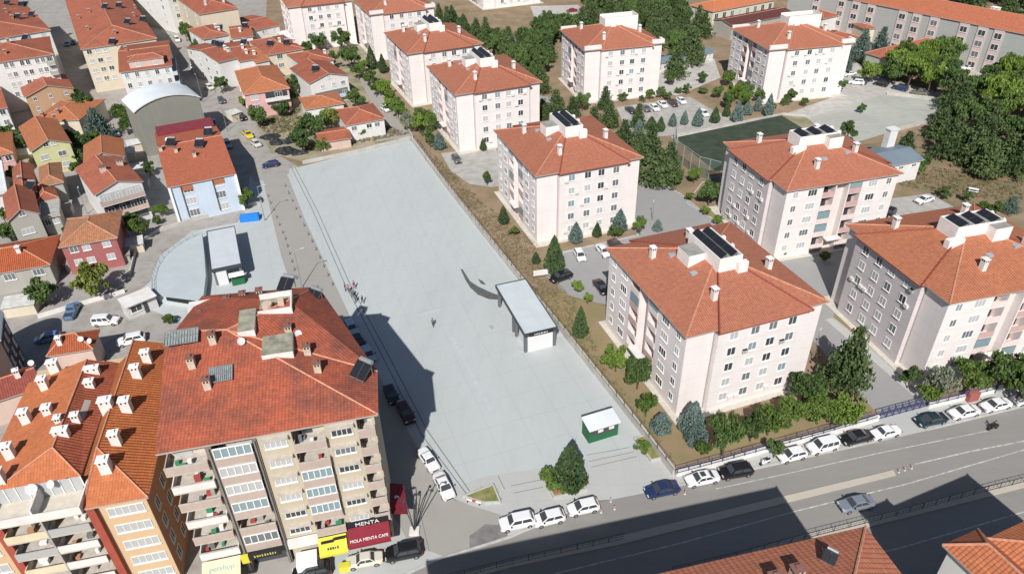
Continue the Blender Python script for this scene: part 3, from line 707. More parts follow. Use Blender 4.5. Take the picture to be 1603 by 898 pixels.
# wall shell behind the facade layers
wb=MB(); fr=2.2                                          # facade layers take the first 2.2 m
core=[(.35,fr),(f2.x-.5,fr),(f3.x-.6,max(f3.y,fr+1)),(f4.x-.5,f4.y-.5),(f5.x+.3,f5.y-.4),(.35,max(f6.y,r0.y)-.2)]
wb.prism(core,0,HA-.25); wb.build('wall',[BEIGE],bA)
FZ=[4.2+2.8*i for i in range(6)]
def fa(u): return .35+u*(WA-.9)
bays=[('open',0,.200),('slot',.200,.232),('glazed',.232,.415),('slot',.415,.438),('pier',.438,.600),('mixed',.600,.758),('pier',.758,.915),('narrow',.915,1.0)]
SLAB=mat('slab_edge',(.46,.42,.37),.85,noise=.15,scale=1.5)
for kd,u0,u1 in bays:
    x0,x1=fa(u0),fa(u1)
    if kd=='pier':
        q=MB(); q.box(x0,.05,4.2,x1,fr-.004,HA-.25); q.box(x0+.2,.4,0,x1-.2,fr-.004,4.19); q.build('window_pier',[BEIGE],bA)
        for i,z in enumerate(FZ):
            window(bA,((x0+x1)/2,.046,1,0),0,z+.75,(x1-x0)*.62,1.25,4,pick=rnd.choice((0,1,2,2)))
            a=MB(); a.box(x0+.35,-.45,z+2.12,x1-.35,.04,z+2.27); a.box(x0+.35,-.45,z+1.99,x1-.35,-.35,z+2.12); a.build('window_hood',[SLAB],bA)
    elif kd=='slot':
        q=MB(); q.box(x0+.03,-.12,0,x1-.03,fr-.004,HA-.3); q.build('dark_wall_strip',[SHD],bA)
        q=MB(); q.tube(((x0+x1)/2,-.24,.3),((x0+x1)/2,-.24,HA-.4),.09,n=6); q.build('downpipe',[GRM],bA)
    else:
        q=MB(); q.box(x0,fr-.05,0,x1,fr-.004,HA-.25); q.build('balcony_back_wall',[mat('cream_plaster',(.50,.45,.38),.9,noise=.12,scale=.7)],bA)
        for i,z in enumerate(FZ):
            pr=-.55 if kd!='narrow' else -.1
            q=MB(); q.box(x0+.02,pr,z-.18,x1-.02,fr-.06,z,0)
            hp=1.0
            q.box(x0+.02,pr,z,x1-.02,pr+.12,z+hp,1); q.box(x0+.02,pr+.12,z,x0+.14,fr-.06,z+hp,1); q.box(x1-.14,pr+.12,z,x1-.02,fr-.06,z+hp,1)
            q.box(x0+.0,pr-.04,z+hp,x1,pr+.16,z+hp+.06,0)
            o=q.build('balcony',[SLAB,PKP if kd!='open' or i%2 else WDIRT],bA)
            gl=kd=='glazed' and i!=1 or kd=='mixed' and i in (1,2,3)
            if gl:
                n=5; g=MB(); xa,xb=x0+.1,x1-.1
                g.face([(xa,pr+.06,z+hp+.06),(xb,pr+.06,z+hp+.06),(xb,pr+.06,z+2.5),(xa,pr+.06,z+2.5)])
                g.build('balcony_glazing',[GLB if kd=='mixed' else rnd.choice((GLB,GLM,GLC))],bA)
                g=MB()
                for k in range(n+1): xx=xa+(xb-xa)*k/n; g.box(xx-.05,pr,z+hp+.06,xx+.05,pr+.1,z+2.5)
                g.box(xa+.06,pr,z+2.42,xb-.06,pr+.1,z+2.55); g.box(xa,pr,z+hp+.061,xb,pr+.09,z+hp+.16); g.build('glazing_frame',[WHT],bA)
            else:
                d_=MB(); d_.box(x0+(x1-x0)*.15,fr-.12,z+.01,x0+(x1-x0)*.55,fr-.06,z+2.1); d_.build('balcony_door',[rnd.choice((GLD,GLM,GLC))],bA)
                if (x1-x0)>2:
                    for t in range(3):                   # laundry and boxes kept on the balcony floor
                        a=rnd.uniform(x0+.4,x1-.9); c_=rnd.uniform(-.3,1.1); b2=MB(); b2.box(a,c_,z+.01,a+rnd.uniform(.3,.7),c_+.4,z+rnd.uniform(.3,.9)); b2.build('balcony_clutter',[rnd.choice((WHT,CONC,mat('clutter_red',(.35,.07,.06),.7),mat('clutter_green',(.05,.25,.12),.7),mat('clutter_grey',(.16,.17,.18),.7)))],bA)
    # base under the balconies
    if kd in('open','glazed','mixed','narrow'):
        q=MB(); q.box(x0,.9,0,x1,fr-.06,4.0); q.build('shop_front',[rnd.choice((GLD,mat('shop_dark',(.06,.065,.07),.3)))],bA)
# right-hand (plaza) facade: windows
sd=Vector((f3.x-f2.x,f3.y-fr,0)); 
x_=f2.x-.5
q=MB(); q.box(x_-.3,.6,0,x_-.001,fr-.004,HA-.25); q.build('end_wall',[BEIGE],bA)
# shop signs and awnings
RED=mat('awning_red',(.20,.018,.03),.8,noise=.1,scale=2); YEL=mat('sign_yellow',(.60,.54,.05),.6); CRM=mat('awning_cream',(.62,.54,.38),.85,noise=.08,scale=1); SIGNK=mat('sign_black',(.02,.02,.025),.5)
def awning(x0,x1,z,out,drop,m,name='awning',y0=.0):
    q=MB(); q.face([(x0,y0,z),(x0,y0-out,z-drop),(x1,y0-out,z-drop),(x1,y0,z)]); q.face([(x0,y0,z-.05),(x1,y0,z-.05),(x1,y0-out,z-drop-.05),(x0,y0-out,z-drop-.05)])
    q.face([(x0,y0-out,z-drop-.35),(x1,y0-out,z-drop-.35),(x1,y0-out,z-drop),(x0,y0-out,z-drop)])
    q.face([(x0,y0,z-.05),(x0,y0-out,z-drop),(x0,y0-out,z-drop-.05)]); 
    return q.build(name,[m],bA)
def text(s,parent,loc,rot,size,m,ext=.01,align='CENTER'):
    c=bpy.data.curves.new('lettering','FONT'); c.body=s; c.size=size; c.extrude=ext; c.align_x=align; c.align_y='CENTER'
    o=bpy.data.objects.new('tmp',c); col.objects.link(o); dg=bpy.context.evaluated_depsgraph_get(); me=bpy.data.meshes.new_from_object(o.evaluated_get(dg)); 
    bpy.data.objects.remove(o); me.materials.clear(); me.materials.append(m); me.name='lettering'
    return mk('lettering',me,parent,loc,rot)
def marks(parent,loc,rot,w,h,n,m):
    """sign lettering too blurred to read in the photograph: a row of uneven strokes"""
    rr=random.Random(n); q=MB(); x=-w/2; st=w/n
    for i in range(n):
        hh=h*rr.uniform(.6,1)/2; q.box(x+.12*st,-hh,0,x+st*rr.uniform(.5,.85),hh,.012); x+=st
    return q.build('lettering',[m],parent,loc=loc,rot=rot)
aw=awning(fa(.755),fa(.985),4.0,2.1,1.0,RED,y0=-.05)
text('MOLA MENTA CAFE',aw,(fa(.87),-1.62,3.31),(R_(25.5),0,0),.50,WHT)
sg=MB(); sg.box(fa(.755),-.25,4.02,fa(.985),.04,4.9); sgo=sg.build('shop_sign',[SIGNK],bA); text('MENTA',sgo,(fa(.87),-.28,4.46),(R_(90),0,0),.85,WHT,.02)
aw=awning(fa(.60),fa(.75),3.9,1.8,1.0,YEL,y0=-.6); q=MB()
q.box(fa(.615),-1.4,3.7,fa(.68),-1.2,3.95); q.box(fa(.68),-1.4,3.95,fa(.745),-1.2,4.2); q.build('shop_sign',[SIGNK],bA)
marks(aw,(fa(.675),-1.85,3.24),(R_(29),0,0),1.4,.32,5,SIGNK)
sg=MB(); sg.box(fa(.24),-1.2,3.3,fa(.405),-.9,4.3); sgo=sg.build('shop_sign',[SIGNK],bA); 
sg=MB(); sg.box(fa(.20),-1.25,3.0,fa(.238),-.95,4.3); sg.build('shop_sign',[YEL],bA); marks(sgo,(fa(.325),-1.205,3.8),(R_(90),0,0),2.6,.42,9,mat('letters_dull_yellow',(.5,.45,.08),.6))
sg=MB(); sg.box(fa(.44),-.5,2.9,fa(.60),.04,4.1); sg.build('shop_sign',[WDIRT],bA)
sg=MB(); sg.box(fa(.47),-2.6,0,fa(.58),-.6,2.2); sg.build('shop_booth',[WHT],bA)
aw=awning(fa(.0),fa(.195),3.9,2.5,.9,CRM,y0=-.6); 
text('petshop',aw,(fa(.1),-1.6,3.58),(R_(19.8),0,0),.85,mat('sign_teal',(.25,.46,.42),.6))
# awning and stall on the plaza side
q=MB(); x=f2.x-.45
q.face([(x,1.0,3.6),(x+2.0,1.2,2.7),(x+2.0,6.0,2.7),(x,6.0,3.6)]); q.face([(x+2.0,1.2,2.35),(x+2.0,6.0,2.35),(x+2.0,6.0,2.7),(x+2.0,1.2,2.7)]); q.build('side_awning',[RED],bA)
# roof furniture: lift house terraces, skylights, chimneys, water heaters
def placeA(px,py,dz=0):
    z=24
    for _ in range(8):
        p=LA(px,py,z)
        fy=max(0,min(p.y,rR.y)); z=HA+4.2*min(1,fy/rR.y) if p.y<=rR.y else 25.2-4.2*min(1,(p.y-rR.y)/9)
        if p.x>rR.x: z=min(z,HA+4.2*max(0,(f2.x-p.x))/(f2.x-rR.x)*1.05)
    return p.x,p.y,z+dz
for q in ((317,500),(301,572),(326,606),(334,535),(382,470),(357,478),(408,465),(453,522),(482,553),(498,580)):
    x,y,z=placeA(*q); chimney(bA,x,y,z,'beige',1.25,.75,.75)
CONCD=mat('stained_concrete',(.27,.26,.20),.9,noise=.35,scale=.7)
def box_on_roof(px0,px1,py,dep,hh,name,mt,wall=WDIRT,z=24.3):
    a=LA(px0[0],px0[1],z); b_=LA(px1[0],px1[1],z)
    w_=MB(); w_.box(a.x,a.y,z-2.2,b_.x,a.y+dep,z,0,1)
    return w_.build(name,[wall,mt],bA),a,b_
o,a,b_=box_on_roof((371,520),(398,515),0,4.4,0,'stair_house',CONCD,z=25.4)
o,a,b_=box_on_roof((405,496),(458,505),0,3.8,0,'roof_terrace',CONCD,z=24.7)
q=MB(); x0,x1,y0,y1=a.x,b_.x,a.y,a.y+3.8
for k in ((x0,y0,x1,y0+.2),(x0,y1-.2,x1,y1),(x1-.2,y0+.2,x1,y1-.2)): q.box(k[0],k[1],24.703,k[2],k[3],25.4)
q.build('terrace_parapet',[WDIRT],bA)
q=MB(); q.tube((x0+1.0,y0+1.4,24.7),(x0+1.0,y0+1.4,25.5),.62,n=12); q.box(x0+2.3,y0+1.2,24.71,x0+3.0,y0+2.2,25.7); q.build('terrace_barrel',[mat('barrel_orange',(.55,.42,.33),.7),WHT],bA)
o,a,b_=box_on_roof((409,557),(458,558),0,3.6,0,'stair_house',CONCD,z=24.3)
def skylight(px,py,wx,wy):
    x,y,z=placeA(px,py); q=MB(); sl=4.2/rR.y
    q.face([(x-wx/2,y-wy/2,z-wy/2*sl+.25),(x+wx/2,y-wy/2,z-wy/2*sl+.25),(x+wx/2,y+wy/2,z+wy/2*sl+.25),(x-wx/2,y+wy/2,z+wy/2*sl+.25)])
    for t in range(13):
        xx=x-wx/2+wx*t/12; q.tube((xx,y-wy/2-.1,z-wy/2*sl+.32),(xx,y+wy/2+.1,z+wy/2*sl+.32),.035,n=4,m=1)
    for t in (-1,0,1): q.tube((x-wx/2,y+t*wy/2,z+t*wy/2*sl+.34),(x+wx/2,y+t*wy/2,z+t*wy/2*sl+.34),.05,n=4,m=1)
    q.build('skylight',[mat('skylight_glass',(.24,.27,.26),.3,noise=.3,scale=2),GRM],bA)
skylight(285,530,3.6,1.9); skylight(346,588,2.5,1.9)
q_=placeA(328,483); bb=MB(); bb.box(q_[0]-2.5,q_[1]-.5,q_[2]-1,q_[0]+2.3,q_[1]+1.2,q_[2]+.7); bb.build('roof_parapet_box',[WDIRT,CONCD],bA)
for q in ((449,455,0),(490,474,.2),(566,590,.25)):
    x,y,z=placeA(q[0],q[1]); solar(bA,x,y,z+.2,-.55-q[2],1.05)
for q in ((379,540),(468,528)): x,y,z=placeA(*q); dish(bA,x,y,z,.5,1.0)
# ---------------------------------------------------------------- orange tiled building beside it
HO=15.0
O0=G(128,797,HO); O1=G(232,778,HO)
axO=(O1-O0); axO.z=0; axO.normalize(); ayO=Vector((-axO.y,axO.x,0)); rzO=math.atan2(axO.y,axO.x)
bO=thing('tiled_building','orange tiled apartment building with many white chimneys and red pilasters at lower left','building',(O0.x,O0.y,0),rzO)
def LO(px,py,z): d=G(px,py,z)-O0; return Vector((d.dot(axO),d.dot(ayO),z))
TILEO=tile_mat('orange_tile',(.47,.145,.05),pitch=.42,stripe=.75,row=.25,stain=.25,weather=.35,c_old=(.30,.09,.055))
TILEL=tile_mat('orange_tile_plain',(.47,.155,.065),pitch=.3,stripe=.12,row=.08,stain=.25,weather=.3,c_old=(.36,.12,.07))
TILEM=tile_mat('red_tile',(.37,.105,.055),pitch=.42,stripe=.65,row=.25,stain=.25,weather=.4)
e=HO; r=HO+2.3
L1=LO(-50,798,e); R1=LO(129,750,e); S1=LO(82,700,r); T1=LO(128,562,r); V1=LO(130,747,e+.5); V2=LO(206,548,e+1.2)
LB=LO(20,624,e); LB.x=L1.x; BLk=LO(46,572,e); BLk.x=L1.x; BLk.y=max(BLk.y,T1.y)
S2=LO(152,700,r-.2); T2=LO(206,548,r-.2); FL2=LO(128,797,e); FR2=LO(232,778,e); BR2=LO(256,545,e)
FR2y=FR2.y; BR2.x=max(FR2.x,BR2.x) ; BR2.x=FR2.x+.0
S1.z=r; T1.x=S1.x; 
rb=MB()
def addf(parent,name,fs,m,rid=()):
    return add_roof(parent,fs,list(rid),m,e,th=.2,name=name)
R1.z=e+.5
T1.y=LO(206,548,r).y-.5; BLk.y=T1.y
addf(bO,'roof',[[L1,R1,S1]],TILEL,[(S1,L1),(S1,R1)])
addf(bO,'roof',[[L1,S1,T1,BLk]],TILEL,[(S1,T1)])
V2b=Vector((V1.x+.02,T1.y,e+.9)); 
addf(bO,'roof',[[R1,V2b,T1,S1]],TILEM)
FRx=FR2.x
addf(bO,'roof',[[FL2,FR2,S2]],TILEL,[(S2,FL2),(S2,FR2)])
T2=Vector((S2.x+.2,BR2.y,r-.2)); BR2=Vector((FRx,BR2.y,e)) 
addf(bO,'roof',[[FR2,BR2,T2,S2]],TILEO,[(S2,T2)])
Lx=Vector((V1.x,T1.y,e+.9)); T2=Vector((T2.x,T1.y,T2.z)); addf(bO,'roof',[[FL2,S2,T2,Lx,Vector((V1.x,R1.y,e+.5))]],TILEO)
wf=MB(); xL,xR=L1.x-.0+.4,FRx-.5; yF=FL2.y+.5; yB=BR2.y-.5
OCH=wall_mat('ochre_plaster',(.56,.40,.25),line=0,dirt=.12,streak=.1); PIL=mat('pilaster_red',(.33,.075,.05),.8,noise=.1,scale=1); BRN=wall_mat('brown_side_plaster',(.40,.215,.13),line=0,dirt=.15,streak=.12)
xm=FL2.x+.2
wf.box(xm,yF,0,xR,yB,e-.2); wf.box(xL,yF+2.2,0,xm-.01,yB,e-.2)
wo=wf.build('wall',[OCH],bO)
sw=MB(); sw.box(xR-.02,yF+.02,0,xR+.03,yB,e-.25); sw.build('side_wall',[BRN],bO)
# tall windows on the shaded side
for f in range(4):
    for s_ in (2.0,5.2,9.4): window(bO,(xR+.034,yF,0,1),s_,2.0+2.9*f,1.0,1.5,2,pick=0)
# right front bay: ochre with wide window bands, left of it red pilaster, then open balconies
wbx=xR-xm; pil=xm+wbx*.0
for f in range(5):
    z=e-2.3-2.75*f
    if z<0.5: continue
    window(bO,((xm+1.3+xR)/2,yF-.004,1,0),0,z,(wbx-1.3)*.78,1.2,5,pick=2)
q=MB(); q.box(xm+.1,yF-.55,0,xm+.9,yF-.004,e-.3); q.build('pilaster',[PIL],bO)
xb0=xm-8.2; xb1=xm
q=MB(); q.box(xb0-.8,yF-.3,0,xb0,yF+2.19,e-.3); q.build('pilaster',[PIL],bO)
q=MB(); q.box(xb0-6,yF-.0,0,xb0-.81,yF+2.19,e-.3); q.build('wall_bay',[OCH],bO)
for f in range(5):
    z=e-2.75*(f+1)
    if z<.3: break
    window(bO,(xb0-3.4,yF-.004,1,0),0,z+.5,3.6,1.2,4,pick=2)
    for (xa,xc) in ((xb0+.02,(xb0+xb1)/2-.08),((xb0+xb1)/2+.08,xb1-.02)):
        q=MB(); q.box(xa,yF-.9,z-.2,xc,yF+2.15,z,0); q.box(xa,yF-.9,z,xc,yF-.78,z+.95,1); q.box(xa,yF-.78,z,xa+.1,yF+1,z+.95,1); q.build('balcony',[SLAB,rnd.choice((PKP,WDIRT,CRM,mat('grey_parapet',(.38,.38,.37),.8)))],bO)
        d_=MB(); d_.box(xa+.5,yF+2.12,z+.01,xa+1.9,yF+2.18,z+2.2); d_.build('balcony_door',[rnd.choice((GLD,GLM))],bO)
        for t in range(2): a=rnd.uniform(xa+.3,xc-.9); c_=rnd.uniform(yF-.5,yF+1.2); b2=MB(); b2.box(a,c_,z+.01,a+rnd.uniform(.3,.8),c_+.5,z+rnd.uniform(.3,.8)); b2.build('balcony_clutter',[rnd.choice((WHT,CONC,BRN,mat('clutter_grey',(0,0,0))))],bO)
    q=MB(); q.box((xb0+xb1)/2-.07,yF-.95,z-.2,(xb0+xb1)/2+.07,yF+2.15,z+2.5); q.build('balcony_divider',[CONC],bO)
# roof terrace at the front between the two gables
z=e-.15; ta,tb_=xb0-1.0,xm-.1
tq=MB(); tq.box(ta,yF-.9,z-.15,tb_,yF+3.0,z+.02,0); 
for k in ((ta,yF-.9,tb_,yF-.75),(ta,yF-.75,ta+.15,yF+3.0),(tb_-.15,yF-.75,tb_,yF+3)): tq.box(k[0],k[1],z+.02,k[2],k[3],z+1.0,1)
tq.box((ta+tb_)/2-.1,yF-.74,z+.02,(ta+tb_)/2+.1,yF+3,z+1.6,1)
tq.build('roof_terrace',[mat('terrace_floor',(.55,.50,.42),.9,noise=.1,scale=1),WDIRT],bO)
q=MB(); q.face([(ta+.3,yF+2.4,z+.02),(tb_-.3,yF+2.4,z+.02),(tb_-.3,yF+2.4,z+2.1),(ta+.3,yF+2.4,z+2.1)])
for k in range(9): xx=ta+.3+(tb_-ta-.6)*k/8; q.box(xx-.05,yF+2.33,z+.02,xx+.05,yF+2.39,z+2.1,1)
q.build('terrace_glazing',[GLC,WHT],bO)
dish(bO,ta+4.2,yF+1.8,z+1.3,.3,1.3); dish(bO,tb_-3,yF+1.9,z+1.6,-.4,1.0)
def zO(x,y):
    if x>V1.x+.3:
        s2=(r-.2-e)/max(.5,(FRx-S2.x)); return max(e,(r-.2)-abs(x-S2.x)*s2*(1 if x>S2.x else 1.4)) if y>S2.y else e+(r-e)*max(0,(y-FL2.y)/max(.5,S2.y-FL2.y))
    s1=(r-e)/max(.5,S1.x-L1.x); return max(e,r-abs(x-S1.x)*s1) if y>S1.y else e+(r-e)*max(0,(y-L1.y)/max(.5,S1.y-L1.y))
for (px,py,w_,h_,dp) in ((83,572,1.3,1.9,.8),(67,598,1.0,1.9,.9),(38,650,1.1,2.0,.9),(73,640,1.0,1.2,.9),(90,655,.7,.8,.7),(117,651,.9,.9,.7),(143,577,1.8,.7,.7),(139,598,1.1,.7,.8),(165,630,1.5,1.5,1.0),(196,632,1.2,2.1,1.0),(212,580,1.1,2.1,.8),(228,556,1.1,2.0,.8),(179,684,1.1,2.0,.8),(12,704,1.1,2.2,.8),(94,674,1.7,.8,.8),(163,725,1.2,1.9,1.0),(-3,743,1,2,.8)):
    zz=e+2
    for _ in range(8): p=LO(px,py,zz); zz=zO(p.x,p.y)+.5*h_
    chimney(bO,p.x,p.y,zO(p.x,p.y),'white',h_*.85,w_*.9,dp*.95)
# ---------------------------------------------------------------- old town houses on the left
def wm(n,c): return wall_mat(n,c,line=0,dirt=.22,streak=.18)
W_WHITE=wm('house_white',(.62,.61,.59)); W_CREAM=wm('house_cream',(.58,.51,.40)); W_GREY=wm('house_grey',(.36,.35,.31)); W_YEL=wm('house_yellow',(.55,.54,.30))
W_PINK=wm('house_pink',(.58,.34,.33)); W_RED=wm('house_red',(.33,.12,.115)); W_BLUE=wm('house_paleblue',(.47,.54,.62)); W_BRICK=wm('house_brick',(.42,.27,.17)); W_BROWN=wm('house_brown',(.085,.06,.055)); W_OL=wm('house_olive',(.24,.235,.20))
W_SALM=wm('house_salmon',(.56,.42,.36))
T_OR=tile_mat('orange_old_tile',(.44,.16,.075),weather=.5,stain=.4,c_old=(.28,.14,.08)); T_RED=tile_mat('dark_red_tile',(.28,.075,.055),weather=.5,stain=.3)
T_DR=tile_mat('deep_orange_tile',(.40,.105,.045),stripe=.6,weather=.35); T_OLD=tile_mat('lichen_tile',(.40,.17,.09),weather=.95,stain=.55,c_old=(.21,.165,.10)); T_MAR=mat('maroon_sheet',(.20,.035,.045),.6,noise=.15,scale=.7)
SHEETB=mat('blue_grey_sheet',(.16,.20,.235),.5,noise=.08,scale=.3); SHEETW=mat('white_sheet',(.62,.65,.67),.5,noise=.06,scale=.3)
GT='houses of the old quarter'
def rep(r): pass
H=house
def flipback(BL,BR,D,h):
    """front corners of a rectangle known by its rear corners; returns photo-free world frame"""
    a,b_=G(*BL,h),G(*BR,h); ax=(b_-a).normalized(); ay=Vector((-ax.y,ax.x,0)); return a-ay*D,b_-ay*D
r,fr_=H('apartment_house','white apartment house with grey balcony strips, cut by the left edge','house',(-55,106),(84,85),(60,60),14.5,roof='hip',rise=2.6,wall=W_WHITE,tile=T_DR if False else TILE,front=([.43,.50,.62,.69,.80,.87,.95],4),win=(.95,1.3),chim=((8,82),(15,70)),sol=((40,60),),balc=[(.90,1.0,k,W_GREY) for k in range(3)],group=GT)
r,fr_=H('apartment_house','red roofed apartment house crowded with solar panels at top left corner','house',(-70,72),(80,47),(62,-8),14.5,roof='hip',rise=2.6,wall=W_WHITE,front=(6,3),chim=((62,28),(40,28),(20,30),(10,20)),sol=((28,30),(50,26),(34,10),(12,8),(52,8)),group=GT)
r,fr_=H('apartment_house','long cream fronted apartment house with wide red roof at top left','house',(126,78),(246,60),(104,-12),13.5,roof='hip',rise=3.2,wall=W_CREAM,front=([.08,.19,.30],4),win=(1.3,1.2),chim=((140,20),(124,30),(138,48),(178,46),(212,14),(210,26)),sol=((165,14),(187,12),(200,38),(172,56),(224,34)),group=GT)
r,fr_=H('apartment_house','white house with orange dormer storey before the cream apartments','house',(186,114),(270,103),(254,64),13.5,roof='gable',axis='x',rise=2.0,wall=W_WHITE,front=(5,3),win=(.9,1.3),chim=((198,80),),rbalc=[(.0,.5,k,W_BLUE) for k in range(3)],group=GT)
p0,ax,ay,W,D,zf=fr_
def upper(root,f,FL,FR,dep,h0,h1,wall,tile,rise=.9,winc=2,roof='hip',ov=.25):
    p0,ax,ay,W,D,zf=f; a=G(*FL,h1)-p0; b_=G(*FR,h1)-p0
    x0,x1,y0=a.dot(ax),b_.dot(ax),a.dot(ay); y1=y0+dep
    q=MB(); q.box(x0+ov,y0+ov,h0,x1-ov,y1-ov,h1-.03); q.build('dormer_wall',[wall],root)
    if roof=='hip':
        F,rid,_=roof_hip(x1-x0,dep,h1,rise); mv=lambda p:(p[0]+x0,p[1]+y0,p[2]); add_roof(root,[[mv(p) for p in g] for g in F],[(mv(p),mv(q_)) for p,q_ in rid],tile,h1,name='dormer_roof')
    else:
        q=MB(); q.box(x0,y0,h1,x1,y1,h1+.2); q.build('dormer_roof',[tile],root)
    for k in range(winc): window(root,(x0+ov,y0+ov-.004,1,0),(x1-x0-2*ov)*(k+.5)/winc,h1-1.75,1.1,1.1,2)
upper(r,fr_,(199,97),(256,88),5,12.5,15.7,W_SALM,TILE)
r,fr_=H('barrel_roof_building','blank grey wall building with white barrel roof above the red solar roof','building',(209,176),(314,152),(197,155),12.0,roof='arch',rise=2.3,wall=W_OL,flat_m=SHEETW,ov=.3)
r,fr_=H('apartment_house','pale blue fronted house with plain red roof beside the blue box','house',(262,294),(370,272),(236,208),8.8,roof='gable',axis='x',rise=2.6,wall=W_BLUE,tile=tile_mat('fresh_tile',(.40,.125,.07),weather=.12,stripe=.2,row=.1),front=([.26,.72],3),win=(1.9,1.5),chim=((276,238),(305,245),(252,236)),sol=((268,228),(313,230),(327,212)),dishes=((262,222),),group=GT,chk='beige')
p0,ax,ay,W,D,zf=fr_
q=MB(); q.box(.02,-.06,0,.5,.38,8.6); q.build('pilaster',[WHT],r); q=MB(); q.box(W-.5,-.06,0,W-.02,.38,8.6); q.build('pilaster',[WHT],r)
q=MB(); q.box(.5,D-6,9.6,W-.5,D-.6,10.3); q.build('maroon_back_roof',[T_MAR],r)
for u in (.17,.63):
    q=MB(); q.box(W*u,-.0,1.2,W*u+.12,.39,8.5); q.build('downpipe',[SEAM],r)
for u in (.26,.72):
    q=MB(); q.box(W*u-1.2,.30,7.2,W*u+1.2,.39,8.4); q.build('balcony_infill',[mat('terracotta_panel',(.36,.13,.07),.8)],r)
H('brick_house','brick gabled house with red roof under the white striped apartments','house',(38,153),(116,138),(40,128),6.5,roof='gable',axis='y',rise=2.2,wall=W_BRICK,front=(3,2),win=(.8,1.0),group=GT)
H('tiled_house','old orange roofed house between the brick gable and the yellow gable','house',(49,190),(124,188),(54,158),5.5,roof='hip',rise=1.6,wall=W_CREAM,tile=T_OR,chim=((92,178),(68,183)),group=GT)
H('yellow_house','yellow gabled house with white windows below the orange roofs','house',(47,238),(112,223),(43,196),6.8,roof='gable',axis='y',rise=1.9,wall=W_YEL,tile=T_OR,front=([.25,.72],2,1.6),win=(1.6,1.2),chim=((84,180),),gwin=2,group=GT)
H('small_house','pink walled small house with red roof at the left edge','house',(-30,249),(21,239),(-30,216),5.5,roof='hip',rise=1.5,wall=W_PINK,tile=T_OR,front=(3,1),group=GT)
H('small_house','white walled house with red roof at left edge beside the brick gable','house',(-40,178),(12,168),(10,128),7,roof='gable',axis='x',rise=1.5,wall=W_WHITE,front=(3,2),group=GT)
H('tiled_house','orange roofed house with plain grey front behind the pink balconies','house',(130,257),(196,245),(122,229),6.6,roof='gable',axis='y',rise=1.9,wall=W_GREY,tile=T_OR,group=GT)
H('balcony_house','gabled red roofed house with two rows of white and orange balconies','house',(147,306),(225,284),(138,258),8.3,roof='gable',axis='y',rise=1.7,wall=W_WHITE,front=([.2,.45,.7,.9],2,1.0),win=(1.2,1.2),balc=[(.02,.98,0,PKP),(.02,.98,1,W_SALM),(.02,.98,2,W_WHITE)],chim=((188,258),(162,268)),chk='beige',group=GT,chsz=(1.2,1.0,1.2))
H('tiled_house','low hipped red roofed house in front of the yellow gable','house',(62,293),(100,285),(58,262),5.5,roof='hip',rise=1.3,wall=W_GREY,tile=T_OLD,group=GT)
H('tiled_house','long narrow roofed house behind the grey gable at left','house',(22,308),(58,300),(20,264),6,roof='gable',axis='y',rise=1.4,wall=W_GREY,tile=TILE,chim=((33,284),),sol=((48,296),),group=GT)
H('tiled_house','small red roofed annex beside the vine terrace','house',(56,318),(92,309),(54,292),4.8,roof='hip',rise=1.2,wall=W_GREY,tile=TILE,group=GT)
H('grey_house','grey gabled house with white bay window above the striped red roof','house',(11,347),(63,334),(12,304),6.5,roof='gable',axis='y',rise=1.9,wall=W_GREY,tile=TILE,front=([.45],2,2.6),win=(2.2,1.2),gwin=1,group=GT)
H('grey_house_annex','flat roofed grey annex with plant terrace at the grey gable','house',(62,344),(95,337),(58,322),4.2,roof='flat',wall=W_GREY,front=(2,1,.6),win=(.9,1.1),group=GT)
H('flat_house','white flat roofed house at the left edge','house',(-30,312),(13,302),(-30,262),5,roof='flat',wall=W_WHITE,flat_m=SHEETW,group=GT)
H('low_house','bright red striped roof house at the lower left with chimney','house',(-60,438),(79,414),(88,368),4.6,roof='hip',rise=2.0,wall=W_GREY,tile=T_DR,front=([.5,.85],1,.6),win=(1.8,1.3),chim=((30,394),),chk='white',group=GT)
H('red_house','dark pink two storey house with old patched orange roof','house',(91,388),(184,372),(176,331),6.4,roof='hip',rise=2.0,wall=W_RED,tile=T_OLD,front=([.2,.43,.8],2,.5),win=(1.3,1.15),group=GT)
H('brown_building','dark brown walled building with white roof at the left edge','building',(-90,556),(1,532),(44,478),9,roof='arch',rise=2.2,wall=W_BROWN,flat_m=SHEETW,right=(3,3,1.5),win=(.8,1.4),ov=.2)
H('tiled_house','orange roofed low house behind the white chimneys','house',(72,558),(146,546),(152,516),4.5,roof='hip',rise=1.8,wall=W_SALM,tile=T_DR,chim=((97,543),),dishes=((130,540),(143,538)),chk='white',group=GT)
H('low_house','dark red low roof at the left edge beneath the brown building','house',(-40,640),(62,606),(66,566),4.5,roof='gable',axis='x',rise=1.5,wall=W_SALM,tile=T_RED,chim=((28,588),),dishes=((50,556),),chk='white',group=GT)
